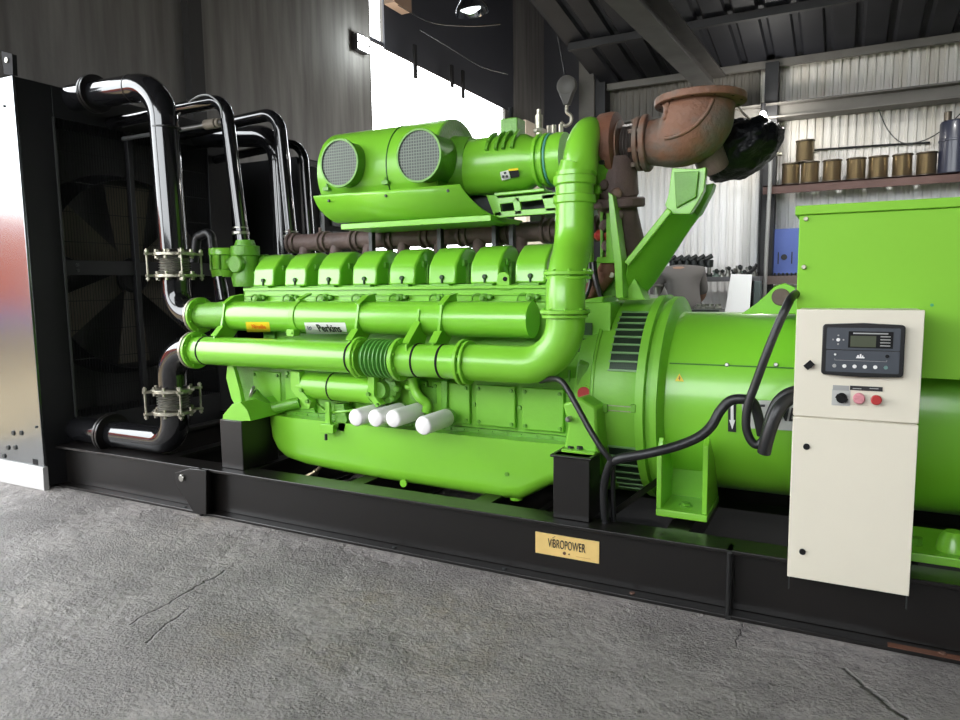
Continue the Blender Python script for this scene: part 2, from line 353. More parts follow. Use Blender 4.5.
def wall_mat():
    m = mat('dark_streaked_concrete', (.11, .105, .10), .8); nt = m.node_tree; b = nt.nodes['Principled BSDF']; L = nt.links.new
    tc = nt.nodes.new('ShaderNodeTexCoord'); mp = nt.nodes.new('ShaderNodeMapping'); mp.inputs['Scale'].default_value = (3, 6, .5); L(tc.outputs['Object'], mp.inputs[0])
    n = nt.nodes.new('ShaderNodeTexNoise'); n.inputs['Scale'].default_value = 1.2; n.inputs['Detail'].default_value = 7; L(mp.outputs[0], n.inputs['Vector'])
    r = nt.nodes.new('ShaderNodeValToRGB'); r.color_ramp.elements[0].position = .3; r.color_ramp.elements[0].color = (.075, .07, .065, 1); r.color_ramp.elements[1].position = .7; r.color_ramp.elements[1].color = (.145, .138, .13, 1)
    L(n.outputs['Fac'], r.inputs['Fac']); L(r.outputs['Color'], b.inputs['Base Color'])
    n2 = nt.nodes.new('ShaderNodeTexNoise'); n2.inputs['Scale'].default_value = 12; L(tc.outputs['Object'], n2.inputs['Vector'])
    bp = nt.nodes.new('ShaderNodeBump'); bp.inputs['Strength'].default_value = .3; bp.inputs['Distance'].default_value = .01; L(n2.outputs['Fac'], bp.inputs['Height']); L(bp.outputs['Normal'], b.inputs['Normal'])
    return m
WALL = wall_mat()
t = .06
def X68(px, py): return at(px, py, X=XL)
jy0 = X68(372, 100).y; jy1 = X68(505, 110).y; lz = X68(440, 74).z
# left wall: pier, then doorway, lintel
w = MB().box(XL-t, XL, 3.1, jy0, 0, 9).box(XL-t, XL, YF, -2.9, 0, 9).box(XL-t, XL, X68(382.5, 20).y, jy1, lz, 9).box(XL-t, XL, jy1, YE, 0, 9).box(XL-t, XL, -2.9, 3.1, 4.9, 9)
struct('wall_left', w, WALL, smooth=False)
p1 = X68(183, 40); p2 = X68(197, 40)
struct('trim_2', MB().box(XL, XL+.10, p1.y, p2.y, 0, 8.8), mat('dark_pilaster', (.022, .021, .021), .9), smooth=False)
lint = MB().box(XL, XL+.03, X68(382.5, 20).y, jy1+.4, lz-.06, 8.8).box(XL-.03, XL+.0, jy0, X68(382.5,20).y, lz-.02, lz+.04)
struct('trim_3', lint, mat('dark_shutter', (.028, .029, .036), .6), smooth=False)
p = X68(372, 43); q = X68(382, 43)
struct('wall_far', MB().box(XL-t, -2.9, YE, YE+.2, 0, 9).box(-3.05, -2.9, YB, YE, 4.1, 9), mat('dark_far_wall', (.05, .052, .062), .8), smooth=False)
struct('wall_right', MB().box(XR, XR+.2, YF, YB, 0, 7), WALL, smooth=False)
struct('wall_front', MB().box(1.4, XR+.2, YF-.2, YF, 0, 7).box(XL-t, 1.4, YF-.2, YF, 6.2, 9).box(XL-t, 1.4, YF-.2, YF, 0, 2.5), WALL, smooth=False)  # unseen wall; its high opening is added to let in daylight
# corrugated back wall
def corrugated(x0, x1, Y, z0, z1, pitch, dep):
    m = MB(); n = int((x1-x0)/pitch); pr = []
    for i in range(n):
        x = x0 + i*pitch
        for fx, fy in ((0, 0), (.5, 0), (.62, dep), (.88, dep)): pr.append((x + fx*pitch, Y - fy))
    pr.append((x0 + n*pitch, Y))
    vs = [(x, y, z) for z in (z0, z1) for x, y in pr]; k = len(pr)
    fs = [(i, i+1, k+i+1, k+i) for i in range(k-1)]
    m.add(vs, fs); m.box(x0, x1, Y+.01, Y+.1, z0, z1); return m
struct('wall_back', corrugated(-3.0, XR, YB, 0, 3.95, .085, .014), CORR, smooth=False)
# lean-to roof over the bay, high roof to its left
RS = .13
def roofz(y): return 3.93 + (YB - y)*RS
m = MB(); n = 42
pr = []
x = -2.9
while x < XR:
    pr += [(x, 0), (x+.2, 0), (x+.22, .04), (x+.27, .04)]; x += .3
vs = [(x, y, roofz(y) + h) for y in (YB+.05, YF-.1) for x, h in pr]; k = len(pr)
m.add(vs, [(i, i+1, k+i+1, k+i) for i in range(k-1)])
vs = [(x, y, roofz(y) + h) for h in (.06, .14) for y in (YB+.3, YF-.3) for x in (-2.92, XR+.2)]
m.add(vs, [(0,1,3,2),(4,6,7,5),(0,4,5,1),(2,3,7,6),(0,2,6,4),(1,5,7,3)])
struct('ceiling', m, ROOFM, smooth=False)
struct('ceiling_high', MB().box(XL-t, -2.9, YF, YE+.2, 8.9, 9.1), ROOFM, smooth=False)
struct('wall_upper', MB().prism([(-3.02, YF, roofz(YF)+.1), (-3.02, YB, roofz(YB)+.1), (-3.02, YB, 9), (-3.02, YF, 9)], (.1, 0, 0)), mat('dark_upper_wall', (.03, .032, .04), .8), smooth=False)
# purlins
for i, y in enumerate((9.15, 7.9, 6.6, 5.3, 4.0, 2.7)):
    z = roofz(y); struct('trim_%d' % (10+i), MB().box(-2.9, XR, y-.03, y+.03, z-.08, z), DARKB if i else BEAMM, smooth=False)
UPSHADE = corr_mat('shaded_upper_sheet', (.17, .155, .13), (.10, .09, .075))  # darker sheet colour stands for the shade on the upper left wall
struct('trim_30', corrugated(-2.94, at(760, 100, Y=9.27).x, 9.27, 3.12, 3.93, .085, .012), UPSHADE, smooth=False)
# crane/rail beam on the back wall
a = at(735, 108.7, Y=9.05); b = at(960, 98.7, Y=9.05)
struct('trim_20', MB().box(-2.9, XR, 9.08, 9.2, b.z+.02, a.z-.02).box(-2.9, XR, 8.98, 9.24, b.z, b.z+.02).box(-2.9, XR, 8.98, 9.24, a.z-.02, a.z), BEAMM, smooth=False)
c0 = at(762, 200, Y=9.1).x; c1 = at(775, 200, Y=9.1).x
struct('trim_21', MB().box(c0, c1, 9.02, 9.25, 0, 3.9).box(c0-.02, c0+.0, 8.98, 9.25, 0, 3.1), DARKB, smooth=False)
# column at the corner of the bay
c0 = at(579, 60, Y=9.0).x; c1 = at(594, 60, Y=9.0).x; c2 = at(604, 60, Y=9.0).x
struct('trim_22', MB().box(c0, c1, 9.0, 9.35, 0, 8.8), TAUPE, smooth=False)
struct('trim_23', MB().box(c1, c2, 9.05, 9.3, 0, 8.8), DARKB, smooth=False)
# inclined rafter
ra = at(718, 86, Y=8.85); rb = at(600, -46, Y=3.6)
ra = Vector((-1.40, 8.9, 3.66)); rb = Vector((-1.40, 3.6, 3.36))
mb = MB().bar(ra + Vector((-.08, 0, 0)), rb + Vector((-.08, 0, 0)), .03, .24).bar(ra + Vector((-.02, 0, .12)), rb + Vector((-.02, 0, .12)), .2, .02).bar(ra + Vector((-.02, 0, -.12)), rb + Vector((-.02, 0, -.12)), .2, .02)
struct('trim_24', mb, mat('dim_beam_paint', (.06, .055, .05), .6, var=.2), smooth=False)
# beige pier beyond the doorway
struct('trim_25', MB().box(XL+.02, XL+.5, jy1+.02, jy1+1.2, 0, 5.0), BEIGEC, smooth=False)

# outside: orange container and beige block added for the radiator sheet to reflect
ct = thing('reflected_container', 'orange corrugated shipping container standing in the yard outside', 'container', (-17, -5, -.02))
mb = MB()
for i in range(30):
    if i < 22: mb.box(-14.05, -13.98, -5.5 + i*.3, -5.5 + i*.3 + .15, 1.0, 3.0)
mb.box(-16.5, -14.02, -5.5, 1.0, 1.0, 3.0); mb.build('body', CONT, ct, smooth=False)
MB().box(-16.5, -13.96, -5.52, 1.02, .75, 1.0).build('base_rail', BLUE, ct)
MB().box(-16.4, -14.1, -5.4, .9, -.02, .75).build('sand_reflection_block', mat('sand_beige', (.30,.24,.15), .9), ct)  # beige block added to mirror as sandy ground

# ================================================================== BACK WALL FURNITURE
sh = thing('wall_shelf', 'long red-brown steel shelf on the back wall carrying wire spools', 'shelf', (1, 9.0, 2.4))
zt = at(860, 180, Y=8.95).z
xs0 = at(763, 190, Y=8.87).x
MB().box(xs0, XR-.2, 8.86, 9.18, zt-.02, zt).box(xs0, XR-.2, 8.86, 8.88, zt-.10, zt).build('shelf_board', SHELF, sh, bev=.003)
for x in (1.6, 3.9):
    MB().bar((x, 8.88, zt-.1), (x, 9.2, zt-.4), .04, .04).build('bracket', SHELF, sh)
spx = [(791, 0), (810, 0), (832, 0), (856, 0), (878, 0), (902, 0), (926, 0), (804, 1)]
names = ['brass-coloured wire spool leftmost in the shelf row, beside the dark wall column', 'brass-coloured wire spool second from the left, partly under the stacked spool', 'brass-coloured wire spool third from the left in the shelf row', 'brass-coloured wire spool in the middle of the seven on the shelf', 'brass-coloured wire spool third from the right in the shelf row', 'brass-coloured wire spool second from the right in the shelf row', 'brass-coloured wire spool rightmost in the row, beside the dark blue tank', 'brass-coloured wire spool stacked on top of the two leftmost spools']
sp0 = thing('wire_spool', names[0], 'wire spool', (0,0,0), 'wire spools on the wall shelf')
RSP = .096; HS = .245
MB().lathe((0,0,.012), ZD, [(0, .085)] + [(.01 + i*.0095 + (j*.004), RSP - .004*(j)) for i in range(22) for j in (0,1)] + [(HS-.02, .085)], 28).build('wire_winding', BRASS, sp0, sharp=80)
for z in (0, HS-.014): MB().disc((0,0,z+.007), ZD, RSP+.006, .014, 28).build('rim', SPD, sp0)
for i, (px, lvl) in enumerate(spx):
    o = sp0 if i == 0 else copytree(sp0)
    xx = at(px, 170, Y=9.0).x
    if lvl: xx = (bpy.data.objects['wire_spool'].location.x + .14); 
    o.location = (xx, 9.0, zt + lvl*HS + .0); o['label'] = names[i]
tk = thing('metal_tank', 'dark blue-grey upright tank with a short cap, at the right end of the shelf', 'tank', (at(953, 150, Y=9.0).x+.02, 9.0, zt))
x0 = tk.location.x
MB().lathe((x0, 9.0, zt), ZD, [(0, .14), (.01, .15), (.33, .15), (.335, .155), (.35, .155), (.355, .15), (.52, .15), (.54, .14), (.55, .10)], 32).build('tank_body', BLUED, tk)
MB().cyl((x0-.09, 8.93, zt+.54), (x0-.09, 8.93, zt+.63), .035).build('tank_cap', SPD, tk)
MB().disc((x0+.06, 9, zt+.62), XD, .09, .05).build('pulley', BLUED, tk)
# blue board and rail of hooks
o = MB().box(at(770, 250, Y=9.1).x, at(812, 250, Y=9.1).x, 9.2, 9.235, at(785, 274, Y=9.1).z, at(785, 228, Y=9.1).z).build('blue_board', BLUE, smooth=False)
tag(o, 'blue panel hung on the white corrugated wall beside the dark column', 'board')
bx = at(784, 258, Y=9.19)
for (dx, w, h) in ((-.07, .012, .14), (.08, .012, .14)):
    MB().box(bx.x+dx, bx.x+dx+w, 9.19, 9.2, bx.z-h/2, bx.z+h/2).build('printed_mark', BPR, o)
MB().lathe((bx.x, 9.19, bx.z+.01), YD, [(0, .035), (.01, .035)], 16).build('printed_emblem', BPR, o)
mb = MB(); r0 = at(762, 276, Y=9.0); r1 = at(815, 278, Y=9.0)
mb.box(r0.x, r1.x+.3, 8.98, 9.2, r0.z-.1, r0.z-.0)
tr = mb.build('tool_rail', mat('brown_rail', (.16, .12, .11), .6), None); tag(tr, 'brown tool rail edged with small hooks under the blue board', 'rail')
mb = MB()
for i in range(14): mb.cyl((r0.x + .05 + i*.045, 9.0, r0.z), (r0.x + .05 + i*.045, 9.0, r0.z + .035), .012, n=8)
mb.build('hook', DMET, tr)['kind'] = 'stuff'
o = MB().tube(spline([at(878, 108, Y=9.15), at(888, 130, Y=9.15), at(903, 143, Y=9.15), at(925, 140, Y=9.15), at(945, 128, Y=9.15), at(962, 112, Y=9.15)]), .006, 6).build('hanging_wire', RUB)
tag(o, 'thin black wire sagging in a loop over the corrugated wall right of the spools', 'wire')
o = MB().tube([at(800, 151, Y=9.27), at(870, 146, Y=9.27), at(930, 142.5, Y=9.27)], .012, 6).build('conduit', DARKB)
tag(o, 'thin dark conduit running along the corrugated wall above the spools', 'conduit')
hs = thing('gas_pipe', 'upright steel pipe with a side arm beside the dark wall column', 'pipe', (at(770, 200, Y=8.8).x, 8.8, 0))
MB().tube(fillet([at(771, 148, Y=8.8), at(770, 180, Y=8.8), at(767, 240, Y=8.8), at(763, 330, Y=8.8)], .05), .022, 10).build('riser', GREYP, hs)
MB().cyl(at(758, 155, Y=8.8), at(782, 154, Y=8.8), .02).build('arm', ZNC, hs)
# workbench and the castings on it
wb = thing('wall_bench', 'grey narrow bench under the back wall holding rows of engine parts', 'bench', (-2.0, 8.6, 0))
bz = at(700, 277, Y=8.5).z; bl = at(618, 279, Y=8.5).x; br_ = at(760, 277, Y=8.5).x
MB().box(bl, br_, 8.45, 9.15, bz-.055, bz).build('bench_top', mat('grey_bench', (.15, .15, .16), .6, var=.2), wb, bev=.004)
for x in (bl+.1, br_-.1):
    MB().box(x-.03, x+.03, 8.5, 8.56, 0, bz-.055).build('leg', DARKB, wb)
    MB().box(x-.03, x+.03, 9.05, 9.11, 0, bz-.055).build('leg', DARKB, wb)
ordn = ['leftmost', 'second from the left', 'third from the left', 'fourth from the left', 'fifth from the left', 'rightmost']
for i, px in enumerate((673, 680, 687, 694, 701.5, 709)):
    b0 = at(px, 276, Y=8.7); x = b0.x
    t_ = thing('piston_assembly', 'dark upright piston on the bench, %s of the six' % ordn[i], 'engine part', (x, 8.7, bz), 'upright pistons on the wall bench')
    MB().lathe((x, 8.7, bz), ZD, [(0, .035), (.04, .04), (.05, .022), (.11, .020), (.12, .045), (.20, .048), (.205, .03)], 14).build('rod', DMET, t_)
    MB().cyl((x-.05, 8.66, bz+.20), (x+.03, 8.7, bz+.25), .028, n=12).build('crown', DMET, t_)
    MB().cyl((x+.012, 8.65, bz+.03), (x+.012, 8.65, bz+.11), .018, n=10).build('pin', METALP, t_)
kinds = [(716, .05, GLMET), (722, .035, METALP), (728, .04, METALP), (734, .045, DMET), (739, .05, METALP), (744, .04, GLMET), (749, .05, METALP), (754, .04, METALP)]
desc = ['greenish cast part next to the rightmost piston', 'small bright fitting right of the greenish casting', 'dull round machined part mid-bench', 'dark lumpy part with a peaked top mid-bench', 'tall pale part stacked left of the hanging hose', 'pale greenish housing behind the white board top', 'bright ring part above the white board', 'pale part at the bench end by the column']
for i, (px, r, mt) in enumerate(kinds):
    x = at(px, 276, Y=8.75).x; h = r*(1.2 + (i*37 % 5)*.25)
    t_ = thing('machined_part', desc[i], 'engine part', (x, 8.75, bz), 'small engine parts on the wall bench')
    MB().lathe((x, 8.75, bz), ZD, [(0, r), (h*.4, r*.95), (h*.45, r*.6), (h*.9, r*.6), (h*.92, r*.85), (h*1.3, r*.8)], 12).build('body', mt, t_)
    MB().disc((x+r*.3, 8.7, bz + h*1.1), (1, -.6, .3), r*.6, .02, 14).build('port', DMET if mt is not DMET else METALP, t_)
o = MB().tube(spline([at(757, 264, Y=8.6), at(753, 270, Y=8.6), at(746, 274.5, Y=8.6), at(741, 274.5, Y=8.6)]), .018, 8).build('rubber_hose', RUB)
tag(o, 'short black rubber hose lying over the parts at the bench end', 'hose')
# leaning white board
pb = [at(731, 274, Y=8.3), at(752, 274.5, Y=8.3), at(748, 330, Y=8.0), at(722, 330, Y=8.0)]
o = MB().prism([pb[0], pb[1], pb[1] + (pb[2]-pb[1])*2.6, pb[0] + (pb[3]-pb[0])*2.6], (0, .03, 0)).build('white_board', WHTB, smooth=False)
tag(o, 'bright white board propped upright in front of the wall bench', 'board')
o = MB().box(at(753.5, 300, Y=8.3).x, at(760, 300, Y=8.3).x, 8.3, 8.5, 0, at(755, 281, Y=8.3).z).build('grey_cabinet', mat('grey_green_cabinet', (.09, .12, .12), .6), bev=.01)
tag(o, 'narrow grey-green upright locker between the white board and the wall column', 'locker')
# low bench in front of the wall (tops of parts just seen over the alternator)
lb = thing('low_bench', 'low dark steel bench behind the alternator strewn with parts', 'bench', (-1.6, 7.4, 0))
lz_ = at(705, 309, Y=7.4).z
MB().box(at(693, 308, Y=7.4).x, at(722, 308, Y=7.4).x, 7.2, 7.6, lz_-.06, lz_).build('bench_top', DMET, lb)
for xx in (at(697, 308, Y=7.4).x, at(718, 308, Y=7.4).x): 
    for yy in (7.25, 7.55): MB().box(xx-.03, xx+.03, yy-.03, yy+.03, 0, lz_-.06).build('leg', DARKB, lb)
for i, px in enumerate((698, 704, 710, 717)):
    x = at(px, 308, Y=7.4).x
    o = MB().lathe((x, 7.45, lz_), ZD, [(0, .05), (.02, .05), (.03, .03), (.05, .03)], 12).add([], []).build('small_bearing', METALP)
    tag(o, 'small steel bearing lying on the low bench, %s of four' % ordn[i] if i < 3 else 'small steel bearing on the low bench nearest the white board', 'bearing', 'bearings on the low bench')
    o.location = (0, 0, 0)
# unseen lamp added over the bench bay to brighten it
hl = thing('added_bay_lamp', 'round lamp hanging over the back bay just above the picture', 'lamp', (.3, 7.0, 4.1))
MB().lathe((.3, 7.0, 4.22), (0,0,-1), [(0, .04), (.05, .06), (.07, .1), (.16, .2)], 28, caps=False).build('lamp_shade', DARKB, hl)
MB().lathe((.3, 7.0, 4.14), (0,0,-1), [(0, .09), (.03, .12), (.05, .05)], 20).build('bulb', LAMP, hl)
# valve assembly the worker bends over
va = thing('gearbox_casting', 'grey metal casting on a stand left of the bending person', 'casting', (at(651, 300, Y=7.6).x, 7.6, 0))
x = va.location.x; z0 = at(651, 303, Y=7.3).z; z1 = at(651, 284, Y=7.3).z
MB().box(x-.1, x+.1, 7.5, 7.7, z0-.05, z0+.08).cyl((x-.08, 7.6, z0+.08), (x-.08, 7.6, z1), .05).cyl((x+.06, 7.6, z0+.08), (x+.06, 7.6, z1-.03), .04).disc((x, 7.6, z1-.02), ZD, .12, .02).build('housing', METALP, va)
MB().box(x-.06, x+.06, 7.54, 7.66, 0, z0-.05).build('stand', DMET, va)

# ================================================================== LAMPS, HOOK, WIRES
fl = thing('flood_lamp', 'bright white LED floodlight on the dark wall beside the doorway', 'lamp', X68(356, 45))
c = X68(357, 45)
MB().box(XL+.02, XL+.12, c.y-.15, c.y+.15, c.z-.12, c.z+.12).build('lamp_housing', DARKB, fl, bev=.01)
mb = MB()
for dy in (-.1, 0, .1): mb.box(XL+.12, XL+.135, c.y+dy-.035, c.y+dy+.035, c.z+.02, c.z+.10)
mb.box(XL+.12, XL+.135, c.y-.13, c.y+.13, c.z-.10, c.z-.02); mb.build('led_panel', LAMP, fl)
hb = thing('highbay_lamp', 'round bell-shaped high-bay lamp hanging above the turbocharger', 'lamp', at(470, 8, Y=7.5))
c = at(470, 8, Y=7.5)
MB().lathe(c + Vector((0,0,.15)), (.1, .1, -1), [(-.1, .05), (0, .07), (.02, .1), (.16, .19), (.2, .2)], 28, caps=False).build('lamp_shade', mat('glossy_reflector', (.5, .52, .55), .12, metal=1), hb)
MB().lathe(c + Vector((0,0,.04)), (.1, .1, -1), [(0, .1), (.05, .12), (.09, .05)], 20).build('bulb', mat('frosted_bulb', (.8,.85,.85), .2, emit=(.9,1,1), estr=1.5), hb)
MB().tube([c + Vector((0,0,.2)), Vector((c.x, c.y, 8.9))], .008, 6).build('cord', RUB, hb)
wl = thing('bulb_lamp', 'small glaring bulb lamp under the wall beam left of the spools', 'lamp', at(763, 116, Y=8.85))
c = at(763, 116, Y=8.85)
MB().lathe(c + Vector((0,0,.05)), (0,0,-1), [(0, .02), (.03, .035), (.06, .04), (.09, .025)], 16).build('bulb', LAMP2, wl)
MB().cyl(c + Vector((0,0,.05)), c + Vector((0,0,.14)), .025).build('socket', DARKB, wl)
hk = thing('crane_hook', 'grey crane hook block hanging left of the concrete column', 'crane hook', at(567, 88, Y=8.75))
c = at(567, 86, Y=8.75)
MB().lathe(c + Vector((0, -.06, 0)), YD, [(0, .09), (.02, .125), (.10, .125), (.12, .09)], 28).add([], []).build('sheave_block', mat('grey_hook_paint', (.13, .125, .115), .5), hk)
w2 = MB(); w2.prism([c + Vector((-.12, -.05, -.02)), c + Vector((.12, -.05, -.02)), c + Vector((.03, -.05, -.24)), c + Vector((-.03, -.05, -.24))], (0, .1, 0)); w2.build('cheek_plate', mat('grey_hook_cheek', (.12, .115, .105), .5), hk, bev=.01)
hp = [c + Vector((0, 0, -.24)), c + Vector((0, 0, -.32)), c + Vector((.06, 0, -.38)), c + Vector((.05, 0, -.46)), c + Vector((-.02, 0, -.49)), c + Vector((-.08, 0, -.44))]
MB().tube(spline(hp), [.022]*41, 10).build('hook', ZNC, hk)
MB().tube([c + Vector((-.02, 0, .1)), at(551, -2, Y=8.75), at(551, -2, Y=8.75) + (at(551, -2, Y=8.75) - c)*4.2], .008, 6).build('hoist_rope', DARKB, hk)
def wire(name, pts, Y, r, lab):
    o = MB().tube(spline([at(x, y, Y=Y) for x, y in pts]), r, 6).build(name, RUB); tag(o, lab, 'wire')
wire('roof_wire', [(398, 5), (430, 22), (470, 26), (500, 24)], 9.0, .008, 'thin wire looping under the dark roof towards the high-bay lamp')
wire('roof_wire', [(420, 30), (450, 48), (480, 66), (508, 74)], 10.0, .008, 'thin wire slung across the dark shutter above the doorway')
for i, (x, y0, y1, lb_) in enumerate(((415, 60, 78, 'short dark strap hanging in the bright doorway, nearest the flood lamp'), (452, 79, 87, 'shortest dark strap hanging from the doorway lintel, middle of three'), (463, 84, 98, 'dark strap hanging from the doorway lintel, farthest from the flood lamp'))):
    p_ = at(x, y0, X=XL+.2); q_ = at(x, y1, X=XL+.2)
    o = MB().box(p_.x-.02, p_.x+.02, p_.y-.04, p_.y+.04, q_.z, p_.z+.25).build('hanging_strap', BLM); tag(o, lb_, 'strap', 'straps hanging in the doorway')
jb = MB(); c = at(398, 2, X=XL+.3); jb.box(c.x-.1, c.x+.1, c.y-.25, c.y+.25, c.z-.1, c.z+.15)
tag(jb.build('junction_box', mat('brown_box', (.30, .20, .14), .7)), 'small brown box high beside the narrow bright gap over the doorway', 'box')

# ================================================================== BASE FRAME
YW = 3.005
bf = thing('base_frame', 'long black steel skid frame of I-beams under the green generator set', 'base frame', (-2, 3.75, 0))
ZT = .298
def ibeam(x0, x1, yc, name, lab=None):
    m = MB()
    m.box(x0, x1, yc-.006, yc+.006, .018, ZT-.018).box(x0, x1, yc-.075, yc+.075, ZT-.018, ZT).box(x0, x1, yc-.075, yc+.075, 0.0, .018)
    return m.build(name, BLS, bf, bev=.003)
nb = ibeam(-6.0, 1.6, YW, 'side_beam'); fb = ibeam(-6.0, 1.6, 4.495, 'side_beam')
for x in (-4.6, -3.9, -3.2, -2.4, -1.6, -.62, .25, 1.2):
    MB().box(x-.05, x+.05, YW+.01, 4.49, ZT-.03, ZT-.006).box(x-.006, x+.006, YW+.01, 4.49, .03, ZT-.03).box(x-.05, x+.05, YW+.01, 4.49, .02, .032).build('cross_member', BLS, bf, bev=.002)
MB().box(-1.45, 1.5, 3.08, 4.42, .045, .055).build('shade_pan', BLM, bf)  # black pan added to darken the space under the alternator
# web stiffener and lifting gusset
MB().box(-.385, -.365, 2.925, YW, 0.0, ZT).tube([(-.375, 2.925, .02), (-.375, 2.925, ZT-.01)], .009, 8).build('stiffener', mat('worn_black', (.02, .02, .02), .3, metal=.3, coat=.3), bf)
gp = [(174.5, 473), (189, 468.5), (206, 470.5), (206, 515), (194, 513.5), (176, 484)]
lg = MB().ppx(gp, 2.905, .022).box(-3.47, -3.45, 2.91, YW, .0, ZT).build('lifting_gusset', BLS, bf, bev=.003)
c = at(182, 478, Y=2.9); MB().disc((c.x, 2.90, c.z), YD, .022, .02).build('hole_boss', STL, lg)
for (px, py) in ((181, 508), (398, 545), (505, 568), (627, 601), (943, 655)):
    c = at(px, py, Z=.02); MB().disc((c.x, 2.96, .02), ZD, .012, .006, 12).build('bolt_hole', mat('rusty_hole', (.13, .07, .05), .7) if px > 600 else DMET, bf)
# rusty scrape at the right end of the bottom flange
MB().box(.2, .75, 2.928, 2.965, .0182, .0195).build('rust_patch', RUSTO, bf)
# pedestals
pt_ = at(235, 421, Y=3.0).z
MB().box(-3.35, -3.17, 3.0, 3.30, ZT, pt_).build('pedestal', BLS, bf, bev=.004)
pt2 = at(570, 456, Y=3.0).z
MB().box(-1.178, -1.0, 3.0, 3.16, ZT, pt2).box(-1.19, -.99, 2.99, 3.17, pt2-.012, pt2).build('pedestal', BLS, bf, bev=.004)
MB().box(-3.35, -3.17, 4.2, 4.5, ZT, pt_).build('pedestal', BLS, bf, bev=.004)
MB().box(-1.178, -1.0, 4.34, 4.5, ZT, pt2).build('pedestal', BLS, bf, bev=.004)
MB().prism([(-.93, 3.1, ZT), (-.93, 3.1, .33), (-.72, 3.3, .5), (-.72, 3.3, .46)], (0, .02, 0)).build('stay', BLS, bf)
# name plate
npl = MB().box(-1.266, -.950, YW-.012, YW-.006, .113, .217).build('name_plate', GOLD, bf, bev=.001); npl['label'] = 'gold maker plate with black lettering'
px0 = YW - .0135
text('lettering', 'ViBROPOWER', .060, BPR, npl, (-1.108, px0, .172), wid=.185, bold=.0)
MB().prism([(-1.181, px0, .197), (-1.169, px0, .208), (-1.161, px0, .211), (-1.175, px0, .200)], (0,.001,0)).build('lettering', BPR, npl)
MB().disc((-1.118, px0, .135), YD, .008, .002, 12).disc((-1.095, px0, .134), YD, .004, .002, 12).build('emblem', RUSTO, npl)
MB().box(-1.06, -.99, px0, px0+.001, .128, .1295).build('print_line', mat('gold_print', (.55, .35, .1), .4), npl)

# ================================================================== ALTERNATOR
YC, ZC = 3.75, .79
al = thing('alternator', 'large green cylindrical alternator with slotted cooling ring and tall terminal box', 'alternator', (-.3, YC, .3))
rb_ = rtan(740, 312, YC, ZC); rr_ = rtan(630, 298, YC, ZC)
def cx(px, r, py=380): return oncyl(px, py, YC, ZC, r)[0].x
x600 = cx(593, rr_); x650 = cx(646, rr_)
xb = cx(664, rb_)
MB().lathe((x600, YC, ZC), XD, [(0, rr_-.05), (.001, rr_), (x650-x600-.02, rr_), (x650-x600-.0, rr_-.015)], 72).build('cooling_ring', GRM, al)
MB().lathe((x600-.015, YC, ZC), XD, [(0, rr_+.006), (.02, rr_+.006)], 72).build('ring_rim', GRM, al, bev=.003)
xf = x650-.045
MB().lathe((xf, YC, ZC), XD, [(0, rr_+.015), (.04, rr_+.018), (.045, rr_-.01), (.065, rr_-.012), (.07, rr_+.008), (.10, rr_+.008), (.105, rb_+.03), (.12, rb_+.01)], 72).build('adapter_flange', GRM, al)
MB().lathe((xf+.11, YC, ZC), XD, [(0, rb_), (2.1, rb_), (2.12, rb_-.03), (2.3, rb_-.2)], 72).build('barrel', GR, al)
zs = at(725, 366, Y=YC-rb_).z; q0, ph = oncyl(690, 364, YC, ZC, rb_)
MB().box(xf+.13, 1.2, q0.y-.004, q0.y+.006, q0.z-.003, q0.z+.003).build('seam', mat('seam_dark_green', (.03,.15,.012), .5), al)
for px in (727, 776):
    q1, _ = oncyl(px, 365, YC, ZC, rb_); MB().disc(q1, (0,-1,.3), .010, .02, 12).build('seam_bolt', METALP, al)
# slotted vents (dark mesh with horizontal bars)
def vent(y_top, y_bot, rows, name):
    xa, xb2 = cx(608, rr_), cx(641, rr_)
    _, p0 = oncyl(625, y_top, YC, ZC, rr_); _, p1 = oncyl(625, y_bot, YC, ZC, rr_)
    m = MB(); n = 16; r = rr_+.002; vs = []
    for i in range(n+1):
        a = p0 + (p1-p0)*i/n
        for x in (xa, xb2):
            vs.append((x, YC - r*math.cos(a), ZC + r*math.sin(a)))
    m.add(vs, [(2*i, 2*i+1, 2*i+3, 2*i+2) for i in range(n)])
    o = m.build(name, VENTM, al)
    for j in range(rows+1):
        a = p0 + (p1-p0)*j/rows; r2 = rr_ + .006
        MB().bar((xa-.005, YC-r2*math.cos(a), ZC+r2*math.sin(a)), (xb2+.005, YC-r2*math.cos(a), ZC+r2*math.sin(a)), .009, .006, up=(0, -math.cos(a), math.sin(a))).build('vent_bar', mat('vent_bar_paint', (.16, .30, .12), .4), o)
vent(313, 371, 8, 'vent_screen'); vent(447, 486, 6, 'vent_screen')
# ring clamp line at mid height
q0, a0 = oncyl(612, 408, YC, ZC, rr_)
for dz in (-.012, .012): MB().box(x600, x650-.05, q0.y-.006, q0.y+.004, q0.z+dz-.002, q0.z+dz+.002).build('clamp_rod', ZNC, al)
for px in (606, 634): q1, _ = oncyl(px, 408, YC, ZC, rr_); MB().box(q1.x-.012, q1.x+.012, q1.y-.02, q1.y, q1.z-.02, q1.z+.02).build('clamp_lug', GRC, al, bev=.003)
# mounting foot
ft = MB()
ft.box(-.735, -.505, 3.17, 3.50, .318, .352)
ft.build('foot_plate', GR, al, bev=.004)
for px, x in ((0, -.725), (1, -.520)):
    MB().pyz([(3.18, .35), (3.18, .60 if px == 0 else .665), (3.22, .68 if px == 0 else .70), (3.42, .52), (3.5, .35)], x-.012, x+.012).build('foot_gusset', GR, al, bev=.004)
MB().box(-.72, -.52, 3.42, 3.44, .35, .56).build('foot_web', GRM, al)
MB().bolt((-.62, 3.27, .352), ZD, .022, .016).disc((-.62, 3.27, .354), ZD, .032, .006, 16).build('foot_bolt', GRC, al)
